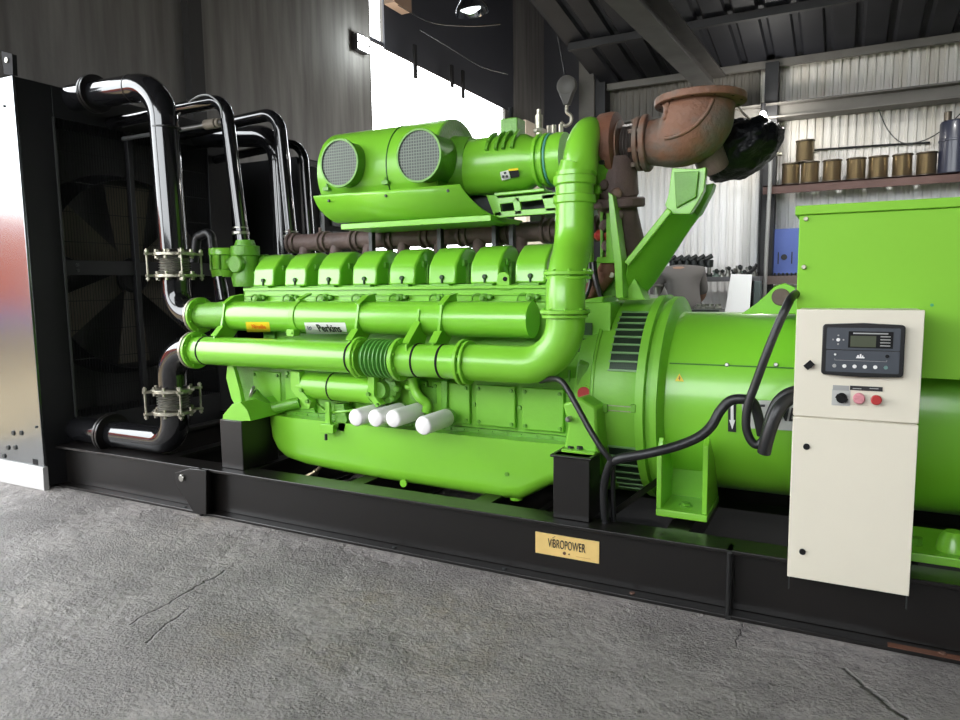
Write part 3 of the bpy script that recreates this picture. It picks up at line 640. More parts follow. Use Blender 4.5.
# rear foot at right edge
ft2 = MB().box(.05, 1.0, 3.10, 3.45, ZT+.004, .338); ft2.build('foot_plate', GR, al, bev=.004)
MB().lathe((.42, 3.2, .338), ZD, [(0, .06), (.05, .05), (.075, .03)], 20).build('foot_boss', GR, al)
MB().bolt((.30, 3.2, .34), ZD, .02, .03).build('foot_bolt', GRC, al)
# lifting eye
ly = 3.52
eye = [(741, 314), (757, 303), (768, 293), (775, 286), (785, 283), (794, 287), (800, 296), (806, 314)]
le = MB().ppx(eye, ly, .03).build('lifting_eye', GR, al, bev=.004)
c = at(781, 297, Y=ly); MB().disc((c.x, ly+.005, c.z), YD, .04, .03).build('eye_pin', RUSTD, le)
# labels
q0, a0 = oncyl(731.5, 413, YC, ZC, rb_)
def onbar(px, py, off=.002): return oncyl(px, py, YC, ZC, rb_+off)[0]
def decal(name, px, m, off=.006, parent=al): 
    n = len(px); return MB().prism([onbar(x, y, off) for x, y in px], (0, .0015, 0)).build(name, m, parent, smooth=False)
ar = decal('arrow_label', [(728, 403), (736, 403.3), (736, 432.3), (728, 431.5)], BPR); ar['label'] = 'black label with a white downward arrow'
decal('arrow', [(730.6, 405), (733.4, 405.1), (733.6, 420), (735.2, 420.2), (732.2, 429.5), (729.2, 420), (730.6, 420)], WPR, .010, ar)
tri = decal('warning_triangle', [(675, 381), (684, 381.6), (679.3, 373.5)], YEL); tri['label'] = 'small yellow warning triangle'
decal('bolt_symbol', [(679, 375.8), (680.6, 378.4), (679.6, 378.3), (679.9, 380.6), (678.3, 378), (679.2, 378)], BPR, .009, tri)
pl = decal('maker_plate', [(741.5, 400), (797, 401), (797, 431), (762, 429), (743, 428)], SILV, .008); pl['label'] = 'silver maker plate partly hidden by cables'
c = onbar(789, 415, .014); text('lettering', 'AMER', .085, BPR, pl, (c.x-.015, c.y-.004, c.z), wid=.17, bold=.001, shear=.2)
decal('print_bar', [(746, 404), (765, 404.6), (765, 407), (746, 406.4)], BPR, .012, pl)
# terminal box
bxz = at(940, 379, Y=3.1).z
tb = MB().box(-.168, 1.45, 3.10, 4.4, bxz, 1.655).build('terminal_box', GRB, al, bev=.004)
MB().box(-.168, 1.45, 3.098, 3.10, 1.25, 1.26)
MB().box(-.183, 1.46, 3.085, 4.42, 1.655, 1.690).build('box_lid', GRB, tb, bev=.003)
for (px, py) in ((806, 219), (804, 267)):
    c = at(px, py, Y=3.1); MB().disc((c.x, 3.093, c.z), YD, .009, .014, 12).build('lid_screw', ZNC, tb)
MB().disc(at(932, 305, Y=3.1) + Vector((0, .0, 0)), YD, .006, .003, 10).build('paint_chip', mat('teal_scuff', (.06,.35,.15), .5), tb)

# ================================================================== CONTROL CABINET
YP = 2.85
cc = thing('control_cabinet', 'narrow cream control cabinet with a controller screen and red stop button', 'control cabinet', (.05, YP+.1, .26))
zt_, zb_ = 1.290, .262; zm = at(850, 420, Y=YP).z
x0, x1 = -.152, .252
MB().box(x0+.004, x1-.004, YP+.012, 3.095, zb_, zt_-.003).build('cabinet_body', CREAM, cc, bev=.003)
dn = MB().box(x0, x1, YP, YP+.012, zb_-.003, zm-.0025).build('lower_door', CREAM, cc, bev=.0025)
upd = MB().box(x0, x1, YP, YP+.012, zm+.0025, zt_).build('upper_door', CREAM, cc, bev=.0025)
for (px, py) in ((806.5, 446.5), (802.5, 551.5)):
    c = at(px, py, Y=YP); MB().disc((c.x, YP-.003, c.z), YD, .0115, .010, 20).build('lock', BLM, dn)
MB().cyl(at(809.5, 365, Y=YP), at(809.5, 365, Y=YP) + Vector((0, -.012, 0)), .011, n=20).bar(at(809, 365, Y=YP-.02) + Vector((-.011,0,-.011)), at(809,365,Y=YP-.02) + Vector((.011,0,.011)), .011, .022).build('door_knob', BLM, upd)
for x in (x0+.006, x1-.006): MB().box(x-.002, x+.002, YP+.004, YP+.02, zb_-.055, zb_).build('hanging_bracket', DMET, cc)
# controller
cu = at(823, 324, Y=YP-.02); cl = at(903, 377.5, Y=YP-.02)
ux0, ux1, uz0, uz1 = cu.x, cl.x, cl.z, cu.z; W = ux1-ux0; Hh = uz1-uz0
def rrect(x0, x1, z0, z1, r, y, bow=0, n=6):
    pts = []
    for cx_, cz_, a0 in ((x1-r, z1-r, 0), (x0+r, z1-r, PI/2), (x0+r, z0+r, PI), (x1-r, z0+r, 3*PI/2)):
        for k in range(n+1):
            a = a0 + PI/2*k/n; pts.append((cx_ + r*math.cos(a), y, cz_ + r*math.sin(a)))
        if bow and a0 == 0: pts.append(((x0+x1)/2, y, z1+bow))
        if bow and a0 == PI: pts.append(((x0+x1)/2, y, z0-bow))
    return pts
ctl = MB().prism(rrect(ux0, ux1, uz0, uz1, .012, YP-.028, .005), (0, .028, 0)).build('controller', mat('controller_bezel', (.012,.012,.013), .3, coat=.3), cc, bev=.003)
ix0, ix1, iz0, iz1 = ux0+.014, ux1-.014, uz0+.012, uz1-.012
zdiv = iz0 + (iz1-iz0)*.50
yf = YP-.031
MB().prism(rrect(ix0, ix1, zdiv+.0015, iz1, .004, yf, 0), (0, .004, 0)).build('face_panel', GREY, ctl)
MB().prism(rrect(ix0, ix1, iz0, zdiv-.0015, .004, yf, 0), (0, .004, 0)).build('face_panel', GREY, ctl)
def uv(u, v, y=yf): return Vector((ux0 + W*u, y, uz1 - Hh*v))
a = uv(.325, .13); b = uv(.86, .45)
sc = MB().box(a.x, b.x, yf-.002, yf, b.z, a.z).build('screen_frame', BLM, ctl)
a2 = uv(.35, .215, yf-.003); b2 = uv(.66, .43, yf-.003)
MB().box(a2.x, b2.x, yf-.003, yf-.001, b2.z, a2.z).build('screen', LCD, ctl)
for i in range(4):
    a = uv(.71, .215 + i*.058, yf-.003); MB().box(a.x, a.x + W*.12, yf-.003, yf-.001, a.z-.0035, a.z).build('menu_bar', GREYP, ctl)
MB().box(uv(.38,0).x, uv(.80,0).x, yf-.003, yf-.001, uv(0,.18).z, uv(0,.155).z).build('brand_strip', GREYP, ctl)
def dot(u, v, r, m, nm='button', h=.004):
    c = uv(u, v); MB().disc((c.x, yf-h/2, c.z), YD, r, h, 20).build(nm, m, ctl)
dot(.20, .30, .0062, WPR)
for du, dv in ((.0, -.085), (0, .085), (-.065, 0), (.065, 0)): dot(.20+du, .30+dv, .003, GREYP)
for i, u in enumerate((.165, .29, .415, .54, .665, .79)): dot(u, .815, .0066, GREYP if i == 0 else (mat('green_grey_button', (.12,.22,.2), .4) if i == 5 else WPR))
dot(.17, .59, .004, WPR, 'indicator'); dot(.80, .60, .006, BLM, 'indicator')
c = uv(.165, .70); d = uv(.80, .70)
MB().box(c.x, d.x, yf-.001, yf, c.z-.001, c.z).box(c.x, c.x+.001, yf-.001, yf, c.z, c.z+.006).box(d.x-.001, d.x, yf-.001, yf, c.z, c.z+.006).build('mimic_line', GREYP, ctl)
c = uv(.48, .62)
MB().box(c.x-.013, c.x+.013, yf-.001, yf, c.z-.006, c.z-.001).box(c.x-.010, c.x-.004, yf-.001, yf, c.z-.001, c.z+.005).box(c.x-.002, c.x+.003, yf-.001, yf, c.z-.001, c.z+.009).box(c.x+.005, c.x+.009, yf-.001, yf, c.z-.001, c.z+.004).build('mimic_symbol', WPR, ctl)
# switch row
def pb_(px, py): return at(px, py, Y=YP)
a = pb_(833, 385); b = pb_(849, 391)
MB().box(a.x, b.x, YP-.003, YP, b.z, a.z).build('label_plate', GREYP, upd)
a = pb_(850, 385.5); b = pb_(882.5, 391.5)
MB().box(a.x, b.x, YP-.003, YP, b.z, a.z).build('label_strip', BPR, upd)
for px in (857, 874): c = pb_(px, 388.5); MB().box(c.x-.014, c.x+.014, YP-.0038, YP-.003, c.z-.0015, c.z+.0015).build('label_print', GREYP, upd)
c = pb_(841, 397.5)
ss = MB().box(c.x-.026, c.x+.026, YP-.004, YP, c.z-.026, c.z+.026).box(c.x-.030, c.x+.030, YP-.002, YP, c.z-.030, c.z+.030).build('switch_plate', SILV, upd)
MB().cyl((c.x+.002, YP-.003, c.z), (c.x+.002, YP-.02, c.z), .018, n=20).bar((c.x-.016, YP-.024, c.z+.009), (c.x+.02, YP-.024, c.z-.008), .012, .014).build('selector_knob', BLM, ss)
c = pb_(859, 398); pk = MB().disc((c.x, YP-.012, c.z), YD, .0195, .024, 28).build('push_button', PINK, upd); pk['label'] = 'mottled pink button cap'
c = pb_(876, 399); MB().cyl((c.x, YP-.001, c.z), (c.x, YP-.014, c.z), .011).build('button_collar', ZNC, upd)
rd = MB().disc((c.x, YP-.022, c.z), YD, .0175, .018, 28).build('stop_button', RED, upd); rd['label'] = 'red mushroom stop button'

# ================================================================== RADIATOR
XR0 = -4.912; YR0, YR1, ZR = 2.862, 4.66, 2.80
ra_ = thing('radiator', 'tall black radiator cabinet with a bare metal side sheet at the left edge', 'radiator', (-5.4, 3.75, 0.02))
ss = MB().box(-7.2+1.1, XR0, YR0-.022, YR0-.002, .168, ZR).build('side_sheet', GALV, ra_, bev=.003); ss['label'] = 'bare reflective metal side sheet'
bs = MB().box(-6.1, XR0+.01, YR0-.04, YR0-.002, .0, .165).build('base_sheet', mat('white_base_sheet', (.55,.54,.53), .5, metal=.4), ra_, bev=.003); bs['label'] = 'pale bent base sheet'
for (px, py) in ((21, 433), (13, 433), (15, 447.5), (8, 447.5), (4, 456), (36, 427), (4, 106)):
    c = at(px, py, Y=YR0-.025); MB().disc((c.x, YR0-.024, c.z), YD, .018 if py > 430 else .009, .012, 12).build('sheet_bolt', DMET, ss)
c = at(35, 462, Y=YR0-.025); MB().box(c.x-.03, c.x+.03, YR0-.0235, YR0-.02, c.z-.02, c.z+.02).build('square_cutout', BLM, ss)
# carcass: posts, top tank and bottom tank with the opening for the core
yA = at(53, 118, X=-4.92).y; zA = at(56, 118, X=-4.92).z; zB = at(84, 417, X=-4.92).z
MB().box(-5.9, -4.915, YR0, yA, 0.02, ZR).build('frame_post', RADB, ra_, bev=.004)
MB().box(-5.9, -4.915, YR1-(yA-YR0), YR1, 0.02, ZR-.0).build('frame_post', RADB, ra_, bev=.004)
MB().box(-5.9, -4.915, yA, YR1-(yA-YR0), zA, ZR).build('top_tank', RADB, ra_, bev=.004)
MB().box(-5.9, -4.915, yA, YR1-(yA-YR0), 0.02, zB).build('bottom_tank', RADB, ra_, bev=.004)
MB().box(-4.93, -4.90, yA-.012, yA+.0, zB, zA).build('edge_strip', STL if False else mat('worn_edge', (.06,.06,.06), .35, metal=.5), ra_)
MB().ppx([(1, 51), (12, 54), (13, 75), (4, 74)], YR0, .03).build('corner_tab', BLM, ra_)
c = at(6.5, 60, Y=YR0-.003); MB().disc((c.x, YR0-.003, c.z), YD, .018, .008, 14).build('tab_bolt', STL, ra_)
corem = mat('radiator_core', (.012, .012, .014), .5); nt = corem.node_tree
wv = nt.nodes.new('ShaderNodeTexWave'); wv.inputs['Scale'].default_value = 14; wv.bands_direction = 'Y'; tc = nt.nodes.new('ShaderNodeTexCoord'); nt.links.new(tc.outputs['Object'], wv.inputs['Vector'])
rp = nt.nodes.new('ShaderNodeValToRGB'); rp.color_ramp.elements[0].color = (.004,.004,.005,1); rp.color_ramp.elements[1].color = (.022,.021,.021,1); nt.links.new(wv.outputs['Fac'], rp.inputs['Fac']); nt.links.new(rp.outputs['Color'], nt.nodes['Principled BSDF'].inputs['Base Color'])
MB().box(-5.8, -5.25, yA, YR1-(yA-YR0), zB, zA).build('core', corem, ra_)
yfc, zfc = 3.76, 1.5
MB().lathe((-5.25, yfc, zfc), XD, [(0, .80), (.22, .74), (.24, .745)], 48, caps=False).build('fan_cowl', RADB, ra_)
fan = MB().disc((-5.12, yfc, zfc), XD, .14, .12)
fan.build('fan_hub', RADB, ra_)
bm_ = mat('brown_fan_blade', (.075, .062, .042), .5)
for k in range(6):
    a = 2*PI*k/6 + .5; e = Vector((0, math.cos(a), math.sin(a))); f_ = Vector((0, -math.sin(a), math.cos(a)))
    c0_ = Vector((-5.12, yfc, zfc)); vs = [c0_ + e*.12 - f_*.08 + XD*.03, c0_ + e*.12 + f_*.08 - XD*.03, c0_ + e*.70 + f_*.17 - XD*.04, c0_ + e*.70 - f_*.17 + XD*.04]
    MB().prism(vs, (.008, 0, 0)).build('fan_blade', bm_, ra_)
gd = MB()
for i in range(60):
    y = yA + (YR1-(yA-YR0)-yA)*(i+.5)/60; gd.box(-4.935, -4.932, y-.0015, y+.0015, zB, zA)
for i in range(9): z = zB + (zA-zB)*(i+1)/10; gd.box(-4.937, -4.934, yA, YR1-.25, z-.003, z+.003)
gdo = gd.build('fan_guard', RADB, ra_, smooth=False)
zg = at(100, 268, X=-4.93).z
MB().box(-4.945, -4.915, yA, YR1-.26, zg-.055, zg+.055).build('guard_rail', RADB, ra_, bev=.004)
yg = at(131, 200, X=-4.93).y
MB().box(-4.945, -4.90, yg-.02, yg+.02, zB, zA).build('guard_rail', RADB, ra_, bev=.004)
for z in (zg-.02, zg+.02): MB().disc(Vector((-4.912, at(78, 270, X=-4.91).y, z)), XD, .012, .01, 10).build('frame_bolt', DMET, ra_)
# dark equipment seen past the radiator
bk = thing('enclosure_rack', 'tall black equipment rack behind the thin pipes, right of the radiator', 'rack', (-5.2, 5.4, 0))
xq = -4.6
MB().box(-6.75, xq-.05, 5.25, 6.3, 0, 2.62).build('rack_body', BLM, bk, bev=.01)
for i in range(7):
    MB().box(xq-.05, xq-.035, 5.72, 5.98, .9+i*.22, 1.07+i*.22).build('rack_drawer', mat('dark_slate', (.03,.032,.038), .4), bk, bev=.004)
MB().box(xq-.05, xq-.035, 5.55, 5.60, 1.1, 2.3).build('rack_rail', mat('pale_rail', (.25,.26,.28), .4, metal=.3), bk)
MB().box(xq-.05, xq-.02, 5.25, 5.3, 0, 2.6).box(xq-.05, xq-.02, 5.25, 6.3, 2.55, 2.6).build('rack_frame', BLS, bk)

# ================================================================== COOLANT PIPES
RP = .09
def bellow(thing_, c, d, L, r, rods=4, rf=.15):
    """flexible joint with flanges, tie rods and ears"""
    c = Vector(c); d = Vector(d).normalized(); pr = []
    n = 7
    for i in range(n*2+1): pr.append((-L*.36 + L*.72*i/(n*2), r + (.012 if i % 2 else -.004)))
    b = MB().lathe(c, d, pr, 28).build('bellows', STL, thing_, sharp=80)
    for s in (-1, 1):
        f = MB().flange(c + d*s*L*.42, d, rf*.86, .022, 8, rb=rf*.74, br=.011, bh=.018).build('joint_flange', ZNC, thing_)
    e1 = XD if abs(d.x) < .5 else YD; e2 = d.cross(e1)
    for k in range(rods):
        q = PI/4 + 2*PI*k/rods + .35; o_ = (e1*math.cos(q) + e2*math.sin(q))
        p_ = c + o_*(rf*1.1)
        MB().cyl(p_ - d*L*.62, p_ + d*L*.62, .007, n=8).build('tie_rod', ZNC, thing_)
        for s in (-1, 1):
            m = MB(); m.bar(c + o_*rf*.8 + d*s*L*.42, c + o_*rf*1.18 + d*s*L*.42, .035, .014, up=tuple(d)); m.bolt(p_ + d*s*(L*.42+.012) , d*s, .014, .014)
            m.build('tie_ear', ZNC, thing_)
YRL = 3.25; ZRL = 1.215; YPL = 3.1; ZPL = 1.003
xa_ = -3.97
pa = thing('coolant_pipe', 'thick glossy black coolant pipe from the radiator top down to the upper green rail', 'pipe', (xa_, YRL, ZRL))
zbel = at(172, 265, Y=YRL).z; zel = 2.735
MB().tube(fillet([(-4.905, YRL, zel+.01), (xa_-.03, YRL, zel-.02), (xa_, YRL, zbel+.10)], .24, 14), RP, 28).build('upper_pipe', BLK, pa)
MB().flange((-4.68, YRL, zel+.006), XD, .128, .022, 8).disc((-4.652, YRL, zel+.006), XD, .128, .018).build('pipe_flange', BLS, pa)
for p_, d_ in (((xa_-.30, YRL, zel-.012), XD), ((xa_-.004, YRL, zel-.30), ZD)): MB().disc(p_, d_, RP+.003, .008).build('weld_seam', BLS, pa)
bellow(pa, (xa_, YRL, zbel), ZD, .17, RP, rf=.155)
MB().tube(fillet([(xa_, YRL, zbel-.09), (xa_, YRL, ZRL), (-3.78, YRL, ZRL)], .17, 14), RP, 28).build('lower_elbow', BLK, pa)
MB().flange((-3.775, YRL, ZRL), XD, .118, .02, 8, br=.008).build('pipe_flange', ZNC, pa)
pb2 = thing('coolant_pipe', 'thick black coolant pipe near the floor with an elbow up to the lower green pipe', 'pipe', (-3.9, YPL, .35))
zl = at(140, 437, Y=YPL).z; xl_ = -3.875; zb2 = at(178, 401, Y=YPL).z
MB().tube(fillet([(-4.905, YPL, zl), (xl_, YPL, zl), (xl_, YPL, zb2-.09)], .15, 14), .092, 28).build('lower_pipe', BLK, pb2)
MB().flange((-4.54, YPL, zl), XD, .140, .024, 8).disc((-4.51, YPL, zl), XD, .140, .018).build('pipe_flange', BLS, pb2)
bellow(pb2, (xl_, YPL, zb2), ZD, .17, RP, rf=.155)
MB().tube(fillet([(xl_, YPL, zb2+.09), (xl_, YPL, ZPL), (-3.66, YPL, ZPL)], .19, 14), RP, 28).build('upper_elbow', BLK, pb2)
MB().flange((-3.66, YPL, ZPL), XD, .118, .02, 8, br=.008).build('pipe_flange', ZNC, pb2)
# thinner pipes behind
def pipe2(lab, pts, R, r, m=BLK, band=None):
    th_ = thing('coolant_pipe', lab, 'pipe', pts[-1])
    MB().tube(fillet(pts, R, 12), r, 20).build('pipe_run', m, th_)
    if band is not None: MB().disc(band, ZD, r+.012, .022).disc(Vector(band) + Vector((0,0,.035)), ZD, r+.006, .01).build('hose_clamp', STL, th_)
    return th_
x_ = -3.72
pc = pipe2('slimmer black pipe bending over to drop into the green valve body', [(-4.905, 3.52, 2.62), (x_, 3.52, 2.64), (-3.62, 3.52, 1.70)], .12, .045, band=(-3.635, 3.52, 1.76))
pd = pipe2('slim black pipe third from the left, nearer of the two right-hand pipes', [(-4.905, 4.0, 2.60), (-3.70, 4.0, 2.655), (-3.62, 4.0, 1.62)], .14, .045, band=(-3.628, 4.0, 1.76))
pe = pipe2('thick black coolant pipe in the back, framing the dark rack', [(-4.905, 4.33, 2.66), (-4.02, 4.33, 2.58), (-4.0, 4.33, 1.5)], .22, .085)
pf = pipe2('thinnest black pipe, farthest right beside the green air filter', [(-4.905, 4.5, 2.50), (-3.92, 4.5, 2.56), (-3.87, 4.5, 1.6)], .16, .036)
sp = thing('sensor_line', 'thin steel line with a beige coupling between the black pipes', 'pipe', (-4.0, 3.6, 2.5))
a = at(178, 130, Y=3.6); b = at(224, 122, Y=3.6)
MB().tube([a + Vector((-.6, 0, .0)), a, b], .016, 12).build('line', mat('grey_line', (.2,.2,.2), .35, metal=.6), sp)
c = at(211, 124, Y=3.6); MB().cyl(c - XD*.05, c + XD*.05, .034).cyl(c + XD*.06, c + XD*.085, .03).build('coupling', mat('beige_coupling', (.24,.21,.17), .5), sp)
sl = MB().tube(spline([at(176, 118, Y=3.5), at(192, 100, Y=3.48), at(207, 95, Y=3.46), at(219, 104, Y=3.44), at(222, 118, Y=3.44)]), .006, 8).build('sensor_cable', mat('grey_cable', (.25,.25,.25), .4))
tag(sl, 'thin grey cable arching over the second black pipe', 'cable')
# black elbow hose on the green pot
eh = pipe2('short black elbow hose on top of the round green housing', [at(194, 262, Y=3.6), at(197, 237, Y=3.6) , at(211, 231, Y=3.6), at(213, 250, Y=3.6)], .05, .032, RUB)
pq = pipe2('short black pipe stub under the round green housing', [at(219, 277, Y=3.5), at(223, 300, Y=3.5)], .05, .045, BLK)

# ================================================================== ENGINE
en = thing('diesel_engine', 'bright green sixteen-cylinder diesel engine with round air filters and long coolant pipes', 'engine', (-2.2, YC, .3))
YB_ = 3.32
# crankcase
MB().pyz([(YB_, .60), (YB_, .92), (YB_+.06, .97), (YB_+.06, 1.30), (4.18, 1.30), (4.24, .92), (4.24, .60)], -3.22, -1.02).build('crankcase', GRM, en, bev=.006)
MB().pyz([(YB_-.03, .598), (YB_-.03, .622), (4.26, .622), (4.26, .598)], -3.22, -1.02).build('sump_rail', GRC, en, bev=.002)
mb = MB()
for i in range(26): mb.bolt((-3.17 + i*.085, YB_-.015, .594), (0, 0, -1), .010, .014)
for i in range(26): mb.bolt((-3.17 + i*.085, YB_-.03, .610), (0, -1, 0), .007, .006)
mb.build('rail_bolts', GRC, en)['kind'] = 'stuff'
# oil sump, lofted
def sec(x, zb, yb=3.22, zt=.60, rr=.08):
    pts = []
    for k in range(7):
        a = PI + (PI/2)*k/6; pts.append((x, yb + rr + rr*math.cos(a), zb + rr + rr*math.sin(a)))
    for k in range(7):
        a = 1.5*PI + (PI/2)*k/6; pts.append((x, 4.28 - rr + rr*math.cos(a), zb + rr + rr*math.sin(a)))
    return pts + [(x, 4.28, zt), (x, yb, zt)]
secs = [(-3.17, .46, 3.24), (-3.15, .40, 3.23), (-3.11, .355, 3.22), (-3.05, .325, 3.21), (-2.9, .302, 3.205), (-2.6, .286, 3.20), (-2.2, .276, 3.20), (-1.55, .268, 3.20), (-1.45, .275, 3.20), (-1.30, .365, 3.205), (-1.15, .42, 3.22), (-1.04, .44, 3.24)]
su = MB().loft([sec(*s_) for s_ in secs]).build('oil_sump', GR, en, sharp=50)
c = at(515, 498, Y=3.26); MB().cyl((c.x, c.y+.02, c.z-.012), (c.x, c.y+.02, c.z+.05), .035, .05).build('drain_boss', GR, su)
c = at(507, 474, Y=3.2); MB().bolt((c.x, 3.205, c.z), -YD, .012, .012).build('sump_plug', GRC, su)
c = at(404, 483, Y=3.2); MB().lathe((c.x, 3.19, c.z), YD, [(0, .022), (.012, .022)], 16).build('sump_eye', GR, su)
c = at(316, 472, Y=3.3); MB().tube([c + Vector((.06,0,.06)), c, c + Vector((-.06, -.03, -.03))], .012, 8).disc(c, XD, .022, .02).build('drain_cock', BRASS, su)
# crankcase doors
for k in range(8):
    xr = -1.235 - .27*k; z0_, z1_ = .640, .862
    dr = MB().box(xr-.232, xr, YB_-.028, YB_, z0_, z1_).build('crankcase_door', GRM, en, bev=.006)
    m = MB()
    for x in (xr-.212, xr-.02):
        for z in (z0_+.022, z1_-.022): m.bolt((x, YB_-.028, z), -YD, .010, .012)
    m.bolt((xr+.019, YB_-.002, .75), -YD, .011, .014)
    m.build('door_bolts', GRC, dr)
    MB().disc((xr-.10, YB_-.005, .925), YD, .038, .03, 24).disc((xr-.10, YB_-.02, .925), YD, .02, .02, 16).build('core_plug', GRC, en)
    MB().box(xr+.014, xr+.024, YB_-.006, YB_+.01, .9, .96).build('casting_rib', GRC, en)
# cylinder heads / intake rail
zi1, zi0 = 1.385, 1.298
for z, d_ in ((zi1-.012, .0), (zi1-.042, .008), (zi0+.02, .0)):
    pass
MB().box(-3.50, -1.36, 3.40, 3.46, zi0-.03, zi1-.010).box(-3.50, -1.36, 3.385, 3.5, zi1-.014, zi1+.004).box(-3.50, -1.36, 3.39, 3.42, zi1-.05, zi1-.04).box(-3.50, -1.36, 3.39, 3.42, zi0+.005, zi0+.018).build('head_rail', GR, en, bev=.003)
MB().box(-3.50, -1.30, 3.46, 4.10, 1.25, 1.398).build('head_deck', GRM, en)
X0 = -3.462; PT = .2705
prof = [(3.434, 1.398), (3.446, 1.495), (3.456, 1.515), (3.50, 1.565), (3.56, 1.603), (3.62, 1.612), (3.68, 1.60), (3.71, 1.57), (3.71, 1.398)]
for bank in (0, 1):
    for k in range(8):
        xl = X0 + PT*k - (.0 if not bank else .06); w_ = .178
        P_ = prof if not bank else [(2*3.83 - y, z) for y, z in prof]
        rc = MB().pyz(P_, xl, xl+w_).build('rocker_cover', GRC2, en, bev=.012, seg=3, sharp=25)
        if bank: continue
        rc['label'] = 'green rocker cover'
        for x in (xl+.02, xl+w_-.02):
            MB().box(x-.01, x+.01, 3.425, 3.45, 1.385, 1.40)
        MB().box(xl+.03, xl+w_-.03, 3.42, 3.5, 1.378, 1.402).build('cover_foot', GRC, rc, bev=.003)
        cxm = xl + w_*.52
        MB().disc((cxm, 3.434, 1.438), YD, .013, .018, 16).cyl((cxm, 3.432, 1.425), (cxm, 3.432, 1.405), .006).build('cover_nut', mat('nut_shadow_green', (.015,.05,.01), .4) if k == 0 else bpy.data.materials['nut_shadow_green'], rc)  # nut with the bolt's shadow put into its dark colour and shape
        MB().box(xl+w_-.002, xl+w_+.014, 3.52, 3.56, 1.50, 1.535).box(xl+w_-.002, xl+w_+.018, 3.56, 3.66, 1.40, 1.52).build('side_lug', GRC, rc, bev=.004)
        # injector fittings on the rail in front
        cx_ = xl + .09; f = MB()
        f.disc((cx_+.03, 3.375, zi0+.025), YD, .024, .04, 18).disc((cx_+.03, 3.355, zi0+.025), YD, .014, .03, 12)
        f.tube(spline([(cx_-.05, 3.38, zi0-.01), (cx_-.04, 3.37, zi0+.03), (cx_-.01, 3.365, zi0+.048), (cx_+.02, 3.37, zi0+.04)]), .005, 6)
        f.disc((cx_+.065, 3.375, zi0+.03), YD, .014, .03, 12)
        f.build('head_fitting', GRC, en)
c = at(504, 279, Y=3.40)
MB().ppx([(497, 290), (497, 276), (500, 272.5), (505, 272), (509, 275), (510, 290)], 3.39, .02).build('lifting_lug', GR, en, bev=.003)
MB().disc(at(505, 279, Y=3.388), YD, .012, .01, 14).build('lug_hole', BLM, en)
# coolant rail (upper) in sections with clamps
xrl, xrr = at(186, 318, Y=YRL).x, at(533, 321, Y=YRL).x
MB().cyl((-3.47, YRL, ZRL), (xrr, YRL, ZRL), .093, n=40).build('upper_rail', GRC2, en)
# rough cast entry on the left
cst = MB(); m_ = 14
cst.lathe((-3.765, YRL, ZRL), XD, [(0, .085), (.02, .085), (.05, .078), (.10, .088), (.16, .085), (.22, .092), (.30, .094), (.31, .094)], 40)
cst.build('rail_inlet', GRC, en)
MB().flange((-3.75, YRL, ZRL), XD, .118, .02, 8, br=.008).build('inlet_flange', GR, en)
def hook(px, name='pipe_bracket', big=True):
    x = at(px, 320, Y=3.15).x
    yz = [(3.32, 1.345), (3.24, 1.335), (3.165, 1.295), (3.148, 1.22), (3.13, 1.15), (3.075, 1.10), (3.06, 1.07), (3.12, 1.05), (3.2, 1.06), (3.26, 1.12), (3.34, 1.22)]
    h_ = MB().pyz(yz, x-.007, x+.007)
    h_.bar((x, 3.32, 1.348), (x, 3.235, 1.337), .035, .008).bar((x, 3.235, 1.337), (x, 3.163, 1.296), .035, .008).bar((x, 3.13, 1.155), (x, 3.07, 1.10), .045, .008)
    return h_.build(name, GR, en, bev=.001)
for px in (223, 357, 440): hook(px)
x = at(423, 330, Y=3.2).x
MB().pyz([(3.16, 1.27), (3.145, 1.2), (3.06, 1.10), (3.03, 1.09), (3.03, 1.055), (3.2, 1.06), (3.24, 1.15)], x-.006, x+.006).bar((x, 3.145, 1.2), (x, 3.03, 1.10), .04, .008).build('pipe_bracket', GR, en)
# slim strap clamp between the stickers
x = at(290, 320, Y=3.15).x
MB().lathe((x-.022, YRL, ZRL), XD, [(0, .094), (.001, .1), (.043, .1), (.044, .094)], 40).bar((x, 3.33, 1.35), (x, 3.22, 1.315), .035, .012).box(x-.028, x+.028, 3.145, 3.2, 1.105, 1.145).bolt((x+.012, 3.15, 1.125), -YD, .009, .012).build('rail_clamp', GR, en, bev=.002)
# lower pipe
XP = lambda px: at(px, 356, Y=YPL).x
def ppart(x0, x1, r=.088, name='lower_pipe', m=GRC2, n=40): return MB().cyl((x0, YPL, ZPL), (x1, YPL, ZPL), r, n=n).build(name, m, en)
ppart(-3.64, XP(362)); ppart(XP(398), XP(466))
MB().flange((-3.632, YPL, ZPL), XD, .118, .022, 8, br=.008).build('pipe_flange', GR, en)
for px in (361, 401): MB().flange((XP(px), YPL, ZPL), XD, .116, .022, 8, br=.009).disc((XP(px)+(.018 if px < 380 else -.018), YPL, ZPL), XD, .104, .014).build('pipe_flange', GR, en)
pr = [(0, .09)]
for i in range(7): pr += [(.006 + i*.0235, .080), (.012 + i*.0235, .080), (.018 + i*.0235, .104), (.0235 + i*.0235, .104)]
L_ = XP(396) - XP(368); sc_ = L_/pr[-1][0]
MB().lathe((XP(368), YPL, ZPL), XD, [(t_*sc_, r_) for t_, r_ in pr], 40).build('flexible_bellows', BELL, en, sharp=25)
for px in (207, 354, 419, 444): MB().disc((XP(px), YPL, ZPL), XD, .0915, .012, 40).build('rubber_band', BLM, en)
MB().flange((XP(464)+.0, YPL, ZPL), XD, .118, .02, 8, br=.009).disc((XP(464)+.028, YPL, ZPL), XD, .112, .016, 40).build('pipe_flange', GR, en)
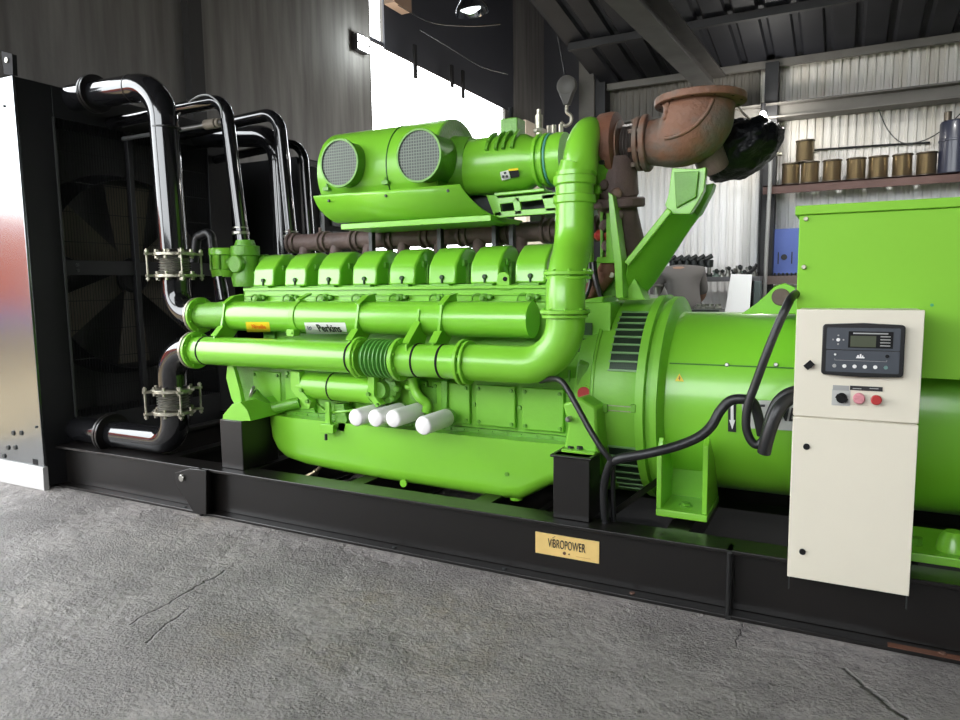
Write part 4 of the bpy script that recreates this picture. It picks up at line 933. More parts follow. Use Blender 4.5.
# elbow and riser
xr_ = -1.16
rise = fillet([(XP(466), YPL, ZPL+.002), (xr_+.01, YPL, ZPL), (xr_, YPL+.01, 1.42), (xr_-.02, 3.285, 1.58), (xr_-.02, 3.30, 1.93)], [.21, .3, .25], 12)
MB().tube(rise, .092, 36).build('riser_elbow', GR, en)
for z, y in ((1.265, YPL+.003), (1.445, YPL+.05)):
    MB().flange((xr_+.002, y, z), ZD, .118, .018, 8, br=.008).disc((xr_+.002, y, z-.022), ZD, .108, .014, 40).build('riser_flange', GR, en)
for z in (1.80, 1.89): MB().disc((xr_-.02, 3.297, z), ZD, .104, .045, 40).build('hose_band', GR, en)
# volute of the compressor: ring in the YZ plane
vc = Vector((-1.10, 3.56, 1.985)); pts = []; rs = []
for i in range(40):
    a = PI + .15 - 1.92*PI*i/39*1.0
    R_ = .165 + .08*max(0, 1 - i/12); r_ = .088 - .04*min(1, i/16)
    pts.append(vc + Vector((-.06 + .0*i, R_*math.cos(a), R_*math.sin(a)))); rs.append(r_)
pts = [Vector((xr_-.02, 3.305, 1.90)), Vector((xr_-.012, 3.312, 1.95))] + pts; rs = [.092, .091] + rs
MB().tube(pts, rs, 24).build('compressor_volute', GR, en)
MB().lathe(vc + Vector((-.10, 0, 0)), XD, [(0, .12), (.04, .165), (.10, .165), (.13, .12), (.16, .10)], 40).build('compressor_housing', GRC, en)
mb = MB()
for k in range(8):
    a = 2*PI*k/8; mb.bolt(vc + Vector((.0, .145*math.cos(a), .145*math.sin(a))), XD, .012, .03)
mb.build('housing_bolts', DMET, en)
# intake duct
YF_ = 3.56; ZF = 2.045
xd0 = at(472, 160, Y=YF_).x; xd1 = at(502, 160, Y=YF_).x; xd2 = at(527, 160, Y=YF_).x; xd3 = at(560, 160, Y=YF_).x
MB().lathe((xd0, YF_, ZF), XD, [(0, .15), (.06, .155), (xd1-xd0, .155), (xd1-xd0+.03, .150), (xd2-xd0, .150), (xd2-xd0+.05, .125), (xd3-xd0-.05, .128), (xd3-xd0, .14), (xd3-xd0+.04, .135)], 48).build('intake_duct', GR, en)
for px in (542, 549): MB().disc((at(px, 160, Y=YF_).x, YF_, ZF), XD, .142, .02, 40).build('duct_clamp', GR, en)
MB().disc((at(552.5, 160, Y=YF_).x, YF_, ZF), XD, .139, .012, 40).build('duct_clamp', mat('blue_scuffed_green', (.07,.28,.22), .5), en)
for px in (499, 508, 515, 524):
    mb = MB(); x = at(px, 150, Y=YF_).x
    for k in range(8):
        a = math.radians(100 + k*7.5); a2 = math.radians(100 + (k+1)*7.5)
        f_ = lambda q, r: (x, YF_ + r*math.cos(q), ZF + r*math.sin(q))
        mb.bar(f_(a, .165), f_(a2, .165), .016, .020, up=(0, math.cos(a), math.sin(a)))
    mb.build('duct_rib', GRC, en)
x = at(511, 140, Y=YF_).x
MB().box(x-.04, x+.06, YF_-.05, YF_+.06, ZF+.15, ZF+.235).build('valve_box', GRC, en, bev=.005)
MB().cyl((x-.0, YF_-.0, ZF+.22), (x-.0, YF_-.0, ZF+.29), .008, n=10).cyl((x-.0, YF_-.0, ZF+.25), (x-.0, YF_-.0, ZF+.30), .013, n=12).build('valve_stem', BLM, en)
x = at(539, 140, Y=YF_).x
MB().cyl((x, YF_, ZF+.12), (x, YF_, ZF+.24), .02).disc((x, YF_, ZF+.16), ZD, .03, .02, 6).cyl((x, YF_, ZF+.24), (x, YF_, ZF+.27), .012).build('pressure_sensor', ZNC, en)
for px in (549, 554, 561): x = at(px, 140, Y=YF_).x; MB().bolt((x, YF_, ZF+.13), ZD, .012, .05).build('band_bolt', ZNC, en)
def duct(px, py, off=.005): return oncyl(px, py, YF_, ZF, .157+off)[0]
dl = MB().prism([duct(500, 172), (duct(508, 170)), duct(510.5, 178.5), duct(502, 180.5)], (0, .002, 0)).build('fan_symbol_label', WPR, en); dl['label'] = 'white label with a black fan symbol'
c = duct(505, 175, .010)
MB().disc(c + Vector((.0, 0, .012)), (0, -1, 0), .008, .002, 10).disc(c + Vector((-.011, 0, -.008)), (0, -1, 0), .008, .002, 10).disc(c + Vector((.011, 0, -.008)), (0, -1, 0), .008, .002, 10).build('fan_symbol', BPR, dl)
MB().prism([duct(508.5, 170, .008), duct(518, 169, .008), duct(519.5, 176.5, .008), duct(511, 178, .008)], (0, .002, 0)).build('warning_label', BPR, en)
MB().prism([duct(508.5, 169, .010), duct(518, 168, .010), duct(518, 170, .010), duct(508.5, 171.2, .010)], (0, .002, 0)).build('warning_stripe', YEL, en)
# duct saddle with two windows
zs0 = at(520, 214, Y=3.45).z; zs1 = at(500, 192, Y=3.45).z
def fr(pts, Y, th, nm, m=GR, bev=.003): return MB().ppx(pts, Y, th).build(nm, m, en, bev=bev)
fr([(494, 193), (544, 188), (544, 191), (494, 196)], 3.42, .12, 'saddle_top')
fr([(486, 195), (496, 195), (498, 198), (556, 192), (557, 198), (500, 204), (502, 216), (494, 216)], 3.45, .02, 'saddle_web')
fr([(512, 198), (519, 197), (522, 214), (515, 215)], 3.45, .02, 'saddle_web')
fr([(541, 195), (557, 193), (557, 212), (546, 212)], 3.45, .02, 'saddle_web')
fr([(494, 212), (557, 207), (557, 213), (495, 218)], 3.45, .02, 'saddle_web')
MB().box(at(495, 215, Y=3.5).x, at(556, 212, Y=3.5).x, 3.56, 3.60, zs0, zs1).build('saddle_back', DMET, en)
# air filter housing
xf0 = at(341, 160, Y=YF_).x; xf1 = at(457, 160, Y=YF_).x
zt2 = rtan(455, 118.5, YF_, 2.055)
RF = zt2; ZFC = 2.055
af = MB().lathe((xf0, YF_, ZFC), XD, [(0, RF-.06), (.004, RF-.03), (.03, RF), (xf1-xf0, RF), (xf1-xf0+.004, RF-.01)], 56).build('air_filter_housing', GR, en)
xs_ = xf1 - .30*0 - .42*(xf1-xf0)
MB().disc((at(386, 160, Y=YF_-RF).x, YF_, ZFC), XD, RF+.003, .008, 56).build('housing_seam', mat('dark_seam', (.02, .10, .01), .4), af)
MB().lathe((xf1, YF_, ZFC), XD, [(0, RF), (.012, RF-.002), (.013, RF-.035), (.006, RF-.05), (.012, RF-.09), (.04, .17), (.09, .16), (xd0-xf1+.02, .152)], 56).build('end_cover', GRC, af)
# the two mesh-covered intake stubs
for (gx, gy, rx) in ((339, 163, .131), (418.5, 155.5, .137)):
    yg0 = 3.22; c = at(gx, gy, Y=yg0)
    st = MB().lathe((c.x, yg0, c.z), YD, [(0, rx), (.012, rx), (.013, rx-.006), (.30, rx-.006)], 48, caps=False).build('intake_stub', GRC, af)
    MB().disc((c.x, yg0+.008, c.z), YD, rx-.002, .006, 48).build('intake_grille', GRILLE, st, org=None)
    MB().lathe((c.x, yg0-.002, c.z), YD, [(0, rx-.008), (0, rx+.002), (.016, rx+.003), (.016, rx-.006)], 48, caps=False).build('grille_rim', GRC, st)
for (px, py) in ((327, 189), (386, 182.5)):
    c = at(px, py, Y=3.3); MB().bar(c + Vector((-.02,0,0)), c + Vector((.02,0,.0)), .03, .02).bolt(c, ZD, .008, .03).build('housing_catch', GRC, af)
# curved heat shield below the filter
sx0 = at(317, 195, Y=3.28).x; sx1 = at(461, 182, Y=3.24).x
m = MB(); n = 14; RSH = .335; vs = []
def shp(u, a): return None
top0, top1 = at(313, 193.5, Y=3.24), at(459, 181, Y=3.24)
bot0, bot1 = at(335, 223, Y=3.42), at(496, 218, Y=3.42)
rings = []
for i in range(n+1):
    t_ = i/n; a = math.radians(8 + 78*t_)
    y = 3.24 + .20*(1-math.cos(a))/(1-math.cos(math.radians(86))) ; zf = math.sin(a)/math.sin(math.radians(86))
    for s_ in (0, 1):
        A, B = (top0, bot0) if s_ == 0 else (top1, bot1)
        xx = A.x + (B.x-A.x)*t_; zz = (A.z + (B.z-A.z)*zf) if False else A.z + (B.z-A.z)*(t_*.35 + zf*.65)
        rings.append(Vector((xx, y, zz)))
m.add(rings, [(2*i, 2*i+1, 2*i+3, 2*i+2) for i in range(n)])
hsd = m.build('heat_shield', GR, en, sharp=60); so = hsd.modifiers.new('thick', 'SOLIDIFY'); so.thickness = .006
for (px, py) in ((330, 201), (387, 196), (449, 191)):
    c = at(px, py, Y=3.26); MB().disc((c.x, 3.25, c.z), YD, .008, .012, 10).build('shield_bolt', DMET, hsd)
# shelf rail under the shield
a = at(345, 228, Y=3.42); b = at(494, 222, Y=3.42)
MB().box(a.x, b.x, 3.38, 3.80, a.z-.012, a.z+.02).build('filter_tray', GR, en, bev=.003)
for px in (346, 417, 474, 492): x = at(px, 226, Y=3.42).x; MB().box(x-.012, x+.012, 3.66, 3.70, 1.38, a.z).build('tray_post', DMET, en)
# exhaust manifold
YX = 3.79; ZX = 1.695
xm0 = at(292, 244, Y=YX).x
MB().cyl((xm0, YX, ZX), (-1.0, YX, ZX), .058, n=28).build('exhaust_manifold', RUSTD, en)
for k in range(9):
    x = xm0 + .0 + PT*k
    if x > -1.05: continue
    MB().disc((x, YX, ZX), XD, .072, .022, 24).disc((x+.045, YX, ZX), XD, .072, .022, 24).bolt((x+.0, YX-.02, ZX+.06), ZD, .01, .035).build('manifold_clamp', RUSTD, en)
    MB().tube([(x+.13, YX, ZX), (x+.13, YX-.05, ZX-.16)], .04, 12).build('manifold_runner', RUSTD, en)
for px in (356, 392, 437, 475, 502):
    x = at(px, 230, Y=3.9).x; MB().tube(spline([(x-.02, 3.9, 1.62), (x, 3.9, 1.74), (x+.06, 3.9, 1.80)]), .022, 10).build('hose', DMET, en)
MB().box(at(530, 225, Y=4.0).x, -1.1, 4.0, 4.05, 1.72, 1.86).build('back_plate', mat('pale_grey_plate', (.25,.25,.26), .5), en)
# turbine and exhaust elbow
YT = 3.56; ZT2 = 2.075
XT = lambda px, py=150: at(px, py, Y=YT).x
zc_ = at(625, 145.5, Y=YT).z; ZT2 = zc_
MB().lathe((XT(599), YT, zc_), XD, [(-.02, .10), (0, .13), (.02, .165), (.075, .170), (.10, .165), (.115, .12), (.12, .09)], 44).build('turbine_housing', RUSTO, en, sharp=60)
MB().lathe((XT(590), YT, zc_), XD, [(0, .12), (.04, .12)], 40).build('turbine_backplate', STL, en)
tp = [(XT(613), YT, zc_-.05), (XT(614), YT+.03, zc_-.25), (XT(620), YT+.08, zc_-.45), (XT(626), YT+.16, zc_-.62)]
MB().tube(spline(tp), [.12]*9 + [.10]*16, 20).build('turbine_inlet', RUSTD, en)
for k in range(7): MB().disc((XT(608 + (k*13)%26), YT-.08+.01*k, zc_-.2-.05*k), (.3, -1, .2*(k%3)), .03, .09, 10).build('turbine_boss', RUST if k % 2 else RUSTD, en, bev=.006)
MB().disc((XT(616), YT+.03, zc_-.28), (0, -.1, 1), .14, .05, 30).build('inlet_flange', RUSTD, en)
MB().tube(spline([(XT(622), YT+.08, zc_-.45), (XT(612), YT-.05, zc_-.62), (XT(596), YT-.02, zc_-.72), (XT(586), YT, zc_-.74)]), .05, 14).build('exhaust_branch', RUSTO, en)
x0_ = XT(617)
MB().lathe((x0_, YT, zc_), XD, [(0, .10), (.008, .125), (.025, .125), (.03, .10)], 36).build('clamp_ring', RUST, en)
pr = []
for i in range(6): pr += [(i*.016, .088), (i*.016+.008, .102)]
MB().lathe((XT(624), YT, zc_), XD, pr, 36).build('exhaust_bellows', mat('dull_bellows', (.14,.12,.11), .45, metal=.6), en, sharp=80)
MB().flange((XT(640), YT, zc_), XD, .132, .024, 8, br=.012, bh=.02).disc((XT(640)+.035, YT, zc_), XD, .138, .028, 40).build('elbow_flange', RUST, en)
cE = at(700, 101, Y=YT)
ep = fillet([(XT(640)+.05, YT, zc_), (cE.x-.03, YT, zc_-.01), (cE.x, YT, cE.z)], .17, 16)
ne = len(ep); rs = [.108 + .070*min(1, i/(ne*.55)) - .02*max(0, (i/ne-.75)*4) for i in range(ne)]; 
MB().tube(ep, rs, 36).build('exhaust_elbow', RUST, en, sharp=70)
MB().disc((cE.x, YT, cE.z+.0), ZD, .212, .034, 56, bev=.1).build('outlet_flange', RUST, en)
mb = MB()
for k in range(12):
    a = 2*PI*k/12; mb.disc((cE.x + .188*math.cos(a), YT + .188*math.sin(a), cE.z), ZD, .011, .036, 10)
mb.build('flange_holes', BLM, en)
rb1 = []
for i, p_ in enumerate(ep): rb1.append(Vector(p_) + Vector((0, -rs[i]*.98, 0)))
# casting ribs on the elbow
def onel(f, th, off=0):
    i_ = f*(ne-1); a_ = int(i_); a_ = min(a_, ne-2); t_ = i_-a_
    c_ = Vector(ep[a_]).lerp(Vector(ep[a_+1]), t_); T_ = (Vector(ep[a_+1])-Vector(ep[a_])).normalized(); N_ = T_.cross(YD).normalized(); r_ = rs[a_]*(1-t_)+rs[a_+1]*t_ + off
    return c_ + (-YD*math.cos(th) + N_*math.sin(th))*r_
for th0, th1, f0, f1 in ((-.1, -.55, .22, .97), (.55, .75, .30, .97)):
    MB().tube([onel(f0 + (f1-f0)*k/16, th0 + (th1-th0)*k/16, -.002) for k in range(17)], .010, 10).build('casting_rib', RUST, en)
MB().tube([(cE.x+.02, YT+.05, zc_-.03), (cE.x+.05, YT+.12, zc_-.13)], .075, 20).build('elbow_outlet', RUSTD, en)
MB().box(at(462, 200, Y=3.7).x, at(500, 200, Y=3.7).x, 3.62, 3.9, at(480, 226, Y=3.7).z, at(480, 196, Y=3.7).z).build('filter_bracket', DMET, en)  # dark block added for the shadow at the end of the shroud
# green support brackets
fr([(672, 168), (697, 169), (706, 167), (704, 190), (699, 200), (690, 214), (670, 214), (665, 205), (668, 196)], 3.46, .05, 'saddle_bracket')
MB().ppx([(674, 172), (699, 171), (696, 197), (676, 208)], 3.44, .02).build('saddle_plate', GRC, en, bev=.004)
fr([(703, 185), (714, 183), (712, 190), (700, 213), (697, 216), (690, 205)], 3.60, .08, 'saddle_bracket', GRC)
sp_ = [(627, 262, 3.44), (640, 246, 3.44), (668, 209, 3.44), (700, 213, 3.66), (697, 218, 3.66), (688, 230, 3.66), (652, 285, 3.62), (642, 297, 3.60), (622, 299, 3.5)]
MB().prism([at(x, y, Y=Y) for x, y, Y in sp_], (.0, .10, .02)).build('diagonal_strut', GRM, en, bev=.008)
MB().bar(at(627, 264, Y=3.43), at(670, 210, Y=3.43), .03, .03).build('strut_edge', GR, en, bev=.005)
fr([(608, 192), (613, 195), (617, 225), (622, 262), (623, 298), (616, 298), (614, 262), (610, 228)], 3.40, .10, 'upright_bracket')
fr([(606, 213), (612, 213), (616, 263), (596, 263), (597, 257), (606, 257)], 3.45, .03, 'upright_bracket')
fr([(596, 263), (624, 263), (626, 292), (616, 296), (604, 300), (600, 300), (597, 290)], 3.56, .05, 'rear_plate', GRC)
fr([(588, 186), (599, 185), (600, 193), (592, 195), (592, 262), (588, 262)], 3.40, .03, 'upright_bracket')
fr([(600, 160), (603, 160), (603, 262), (600, 268)], 3.5, .03, 'upright_bracket', GRC)
fr([(582, 188), (589, 188), (592, 262), (594, 300), (586, 300)], 3.62, .04, 'rear_plate', GRC)
fr([(618, 268), (630, 268), (645, 300), (618, 300)], 3.5, .12, 'strut_foot', GR)
c = at(613, 275, Y=3.5); MB().cyl(c, c - YD*.03 + XD*.0, .014, n=10).build('steel_plug', ZNC, en)
mb = MB(); mb.tube(spline([at(594, 262, Y=3.45), at(596, 280, Y=3.42), at(602, 300, Y=3.42)]), .014, 8); mb.tube(spline([at(590, 262, Y=3.5), at(590, 285, Y=3.46), at(584, 300, Y=3.46)]), .010, 8)
mb.build('hose', RUB, en)
mb = MB(); random.seed(3)
for i in range(14):
    c = at(584 + random.random()*36, 268 + random.random()*42, Y=3.55); mb.disc(c, (random.uniform(-.5,.5), -1, random.uniform(-.5,.5)), .012 + random.random()*.02, .04, 10)
mb.build('small_fittings', GRC, en)['kind'] = 'stuff'
c = at(607, 235, Y=3.55); MB().disc(c, XD, .03, .14, 14).build('red_valve', RED, en)
# flywheel housing
MB().ppx([(571, 340), (574, 318), (583, 300), (603, 296), (603, 460), (598, 470), (571, 430)], 3.40, .7).build('flywheel_housing', GRM, en, bev=.01)
c2_ = rr_+.02
MB().lathe((x600-.10, YC, ZC), XD, [(0, rr_-.03), (.08, rr_-.01), (.09, rr_+.01)], 64).build('housing_rim', GRM, en)
MB().pyz([(3.35, 1.04), (3.28, 1.0), (3.26, .86), (3.3, .78), (3.4, .78), (3.4, 1.04)], -1.16, x600-.03).build('side_casting', GRC, en, bev=.01)
c = at(585, 393, Y=3.26); rp_ = MB().disc((c.x, 3.255, c.z), YD, .042, .02, 28).build('plug_boss', GR, en)
rp2 = MB().disc((c.x, 3.245, c.z), YD, .033, .012, 24).build('red_plug', RED, en)
for k, (px0_, py0_, px1_, py1_) in enumerate(((573, 322, 592, 335), (571, 338, 594, 352))):
    MB().ppx([(px0_, py0_), (px1_, py0_+1), (px1_, py1_), (px0_, py1_)], 3.375, .04).build('inspection_recess', mat('recess_shade_green', (.02,.08,.008), .5), en)  # raised dark slabs; the recess shade is put into their colour
# rear engine foot on pedestal
fr([(562, 404), (580, 398), (596, 408), (598, 455), (593, 459), (564, 455), (565, 440), (568, 425)], 3.10, .30, 'engine_foot', GRM, bev=.012)
fr([(561, 449), (594, 453), (594, 459), (562, 456)], 3.06, .12, 'foot_flange')
for px in (571, 580): c = at(px, 448, Y=3.10); MB().disc(c, ZD, .016, .02, 6).build('foot_bolt', DMET, en)
MB().disc(at(569, 419, Y=3.08), YD, .014, .05, 12).build('foot_stud', STL, en)
# front engine end: dark plate, foot and breather
MB().box(-3.32, -3.22, 3.36, 4.14, .5, 1.30).build('timing_case', GRC, en, bev=.01)
fr([(227, 366), (233, 366), (240, 392), (243, 409), (238, 411), (231, 398), (226, 378)], 3.14, .03, 'front_bracket')
fr([(222, 421), (223, 415), (232, 404), (240, 402), (247, 410), (251, 421)], 3.02, .28, 'front_foot')
fr([(233, 366), (300, 370), (318, 420), (272, 411), (256, 415), (243, 409), (236, 385)], 3.30, .04, 'front_plate', GRC)
MB().tube(spline([at(253, 393, Y=3.16), at(262, 402, Y=3.2), at(272, 408, Y=3.24), at(292, 404, Y=3.28), at(300, 402, Y=3.30)]), .036, 16).build('breather_hose', GRC, en)
c = at(252, 392, Y=3.155); MB().disc(c, (-.7, -.6, .35), .040, .018, 24).build('hose_clamp', STL, en)
# oil cooler
c0_, c1_ = at(305, 387, Y=3.20), at(376, 389, Y=3.20)
zo = .812
MB().cyl((c0_.x, 3.20, zo), (c1_.x, 3.20, zo), .081, n=36).build('oil_cooler', GR, en)
MB().disc((at(335, 388, Y=3.20).x, 3.20, zo), XD, .084, .010, 36).build('cooler_band', BLM, en)
for x_b, pts in ((0, [(290, 371), (299, 372), (300, 389), (311, 402), (309, 409), (304, 404), (291, 391)]), (1, [(367, 373), (374, 375), (374, 396), (381, 405), (376, 407), (368, 397)])):
    fr(pts, 3.12, .05, 'cooler_bracket')
for (px, py) in ((288, 373), (302, 390), (308, 401), (369, 394), (378, 405)): MB().bolt(at(px, py, Y=3.12), -YD, .012, .016).build('bracket_bolt', GRC, en)
mb = MB(); random.seed(11)
mb.lathe(at(388, 388, Y=3.24), -YD, [(0, .09), (.04, .085), (.05, .05), (.09, .045)], 20)
for k in range(6):
    a = 2*PI*k/6; c = at(388, 388, Y=3.2); mb.disc(c + Vector((.065*math.cos(a), 0, .065*math.sin(a))), YD, .018, .05, 10)
mb.build('valve_body', GRC, en)
mb = MB(); mb.tube(spline([at(412, 378, Y=3.2), at(415, 390, Y=3.2), at(420, 398, Y=3.2), at(427, 404, Y=3.22), at(426, 412, Y=3.22)]), .026, 12); mb.disc(at(409, 387, Y=3.2), XD, .016, .05, 12)
mb.build('filter_pipe', GR, en)
fr([(407, 378), (414, 378), (416, 396), (424, 400), (420, 403), (410, 399)], 3.22, .06, 'filter_bracket', GRC)
fr([(422, 386), (436, 388), (437, 404), (424, 403)], 3.29, .03, 'cover_plate', GRC)
fr([(441, 380), (447, 381), (447, 412), (441, 410)], 3.27, .04, 'vertical_rib', GRC)
MB().tube(spline([at(316, 402, Y=3.2), at(322, 409, Y=3.2), at(330, 412, Y=3.2), at(347, 411, Y=3.2), at(355, 410, Y=3.22)]), .008, 8).build('oil_line', GR, en)
fr([(320, 424), (333, 425), (333, 433.5), (320, 433)], 3.14, .03, 'sensor_block', GR)
fr([(325, 402), (329, 402), (330, 425), (325, 425)], 3.17, .02, 'sensor_bracket', GR)
MB().cyl(at(326, 434, Y=3.16), at(326, 440, Y=3.16), .009, n=10).build('sensor_tip', DMET, en)
fr([(334, 404), (343, 404), (347, 420), (344, 432), (335, 430)], 3.2, .05, 'lower_casting', GRC)
for i, (px, py, Y0, r_) in enumerate(((355, 418, 3.00, .0475), (374.5, 418.5, 3.00, .0475), (392.5, 419, 3.00, .0475), (422.5, 426, 2.97, .0485))):
    c = at(px, py, Y=Y0); L2 = .24
    o = MB().lathe(c, YD, [(0, r_*.80), (.004, r_*.93), (.012, r_), (L2, r_), (L2+.002, r_*.9)], 32).build('oil_filter', WHT, en)
    o['label'] = 'white spin-on oil filter' if i < 3 else 'white spin-on oil filter set apart from the other three'
    MB().disc(c + YD*(L2+.015), YD, r_*1.02, .03, 28).build('filter_head', GRC, en)
# thermostat pot and valve body at the front left
c = at(217.5, 263, Y=3.5); z0_, z1_ = at(217, 277, Y=3.5).z, at(217, 248, Y=3.5).z
MB().lathe((c.x, 3.55, z0_), ZD, [(0, .078), (.05, .085), (.055, .074), (z1_-z0_-.05, .074), (z1_-z0_-.045, .092), (z1_-z0_-.01, .092), (z1_-z0_, .085)], 28).build('thermostat_housing', GR, en)
mb = MB()
for k in range(6):
    a = 2*PI*k/6; mb.bar((c.x + .08*math.cos(a), 3.55 + .08*math.sin(a), z0_+.05), (c.x+.08*math.cos(a), 3.55+.08*math.sin(a), z1_-.04), .016, .016)
mb.build('housing_rib', GRC, en)
MB().tube([(c.x, 3.55, (z0_+z1_)/2), (-3.5, 3.62, (z0_+z1_)/2)], .05, 16).build('thermostat_outlet', GRC, en)
MB().lathe((-3.60, 3.52, 1.40), ZD, [(0, .09), (.06, .10), (.1, .08), (.2, .08), (.21, .095), (.27, .095), (.275, .07), (.31, .06)], 28).disc((-3.60, 3.44, 1.55), YD, .06, .05).build('valve_housing', GRC, en)
MB().box(-3.62, -3.40, 3.5, 3.8, 1.30, 1.50).build('front_manifold', GRC, en, bev=.01)
# decals on the upper rail
def rl(px, py, off=.0015): return oncyl(px, py, YRL, ZRL, .093+off)[0]
def dec(name, x0, y0, x1, y1, m, off=.0015, parent=en, sl=0):
    vs = []; n = 5
    for i in range(n+1):
        yy = y0 + (y1-y0)*i/n; sh_ = sl*i/n
        vs += [rl(x0+sh_, yy, off), rl(x1+sh_, yy, off)]
    o = MB().add(vs, [(2*i, 2*i+1, 2*i+3, 2*i+2) for i in range(n)]).build(name, m, parent, smooth=False)
    return o
o_ = dec('orange_label', 245.5, 322, 269, 332, YEL, sl=1.5); o_['label'] = 'yellow-orange sticker with orange lettering'
c = rl(258, 326.8, .004); text('lettering', 'Alrosile', .05, ORG, o_, c, wid=.12, bold=.0006, shear=.25, rot=Matrix.Rotation(PI/2 + math.asin((ZRL-c.z)/.098), 3, 'X'))
o_ = dec('name_label', 304, 322.5, 345, 334, WPR, sl=2.5); o_['label'] = 'white engine maker label with black lettering'
c = rl(329, 328.6, .004); text('lettering', 'Perkins', .078, BPR, o_, c, wid=.165, bold=.001, rot=Matrix.Rotation(PI/2 + math.asin((ZRL-c.z)/.098), 3, 'X'))
c = rl(309.5, 327.8, .003); MB().lathe(c, (0, -1, -.35), [(0, .015), (.001, .015), (.001, .011), (0, .011)], 24, caps=False).disc(c, (0, -1, -.35), .006, .001, 6).build('emblem', mat('emblem_blue', (.03,.03,.10), .5), o_)

# ================================================================== CABLES AND WRAP
def cable(lab, pts, r, sub=8):
    o = MB().tube(spline([at(x, y, Y=Y) for x, y, Y in pts], sub), r, 12).build('power_cable', RUB); return tag(o, lab, 'cable')
cable('thin black cable slanting down from under the green elbow past the red plug', [(540, 381, 3.10), (552, 379, 3.06), (561, 381, 3.02), (568, 390, 3.00), (578, 408, 2.97), (590, 430, 2.95), (602, 449, 2.94), (613, 462, 2.95)], .014)
cable('thick black cable sweeping across the alternator barrel from the fork to the cabinet', [(612, 462, 2.96), (622, 458, 2.95), (650, 453, 2.95), (680, 445, 2.98), (700, 436, 3.00), (712, 425, 3.02), (720, 411, 3.04), (730, 401, 3.05), (742, 399, 3.05), (752, 402, 3.06), (757, 412, 3.08), (762, 435, 3.09)], .021)
cable('black cable dropping in a long U loop from the lifting eye to the cabinet side', [(801, 291, 3.20), (792, 297, 3.05), (785, 310, 3.0), (776, 330, 2.99), (766, 355, 2.98), (755, 385, 2.98), (748, 405, 2.98), (746, 425, 2.98), (750, 439, 2.98), (757, 445, 2.98), (764, 438, 2.98), (769, 418, 2.98), (776, 402, 2.99), (786, 393, 3.0), (798, 389, 3.02)], .017)
cable('thick grey-black cable bending down from the cabinet side, rightmost of the bundle', [(799, 396, 3.02), (788, 400, 2.99), (779, 409, 2.96), (772, 424, 2.95), (767, 440, 2.95), (764, 453, 2.96)], .026)
cable('black cable hanging straight down from the fork into the base frame, nearer one', [(612, 460, 2.95), (607, 472, 2.97), (604, 487, 3.0), (604, 505, 3.02), (606, 526, 3.04)], .018)
cable('thin black cable behind the nearer one dropping from the fork into the base frame', [(613, 465, 3.0), (613, 480, 3.02), (613, 500, 3.05), (614, 524, 3.08)], .012)
# black plastic wrapping over the second outlet
random.seed(21)
me = bpy.data.meshes.new('plastic_wrap'); bm = bmesh.new()
bmesh.ops.create_icosphere(bm, subdivisions=5, radius=1)
pA = at(752, 142, Y=3.95); pB = at(718, 165, Y=3.95)
from mathutils import noise
for v in bm.verts:
    d = v.co.normalized(); n_ = 1 + .14*noise.noise(d*2.3) + .06*noise.noise(d*7) + .03*noise.noise(d*19)
    sx_ = .205
    v.co = Vector((d.x*sx_, d.y*.24, d.z*.145 + d.x*.05))*n_
    if abs(d.x) > .9: v.co.x *= .97
for f in bm.faces: f.smooth = True
bm.to_mesh(me); bm.free(); me.materials.append(TARP)
o = bpy.data.objects.new('plastic_wrap', me); COL.objects.link(o); o.location = at(740, 150, Y=3.98); 
tag(o, 'crumpled black plastic wrapped round the far exhaust outlet behind the rusty elbow', 'plastic sheet')
c = at(733, 113, Y=3.85)
w_ = MB().tube(spline([c + Vector((-.05, 0, .02)), c + Vector((0,-.03,.05)), c + Vector((.06,-.02,-.02)), c + Vector((.10, -.02, -.06))]), .006, 8).build('tie_wire', ZNC, None, org=(0,0,0))
tag(w_, 'bit of bright tie wire round the neck of the black plastic wrap', 'wire')

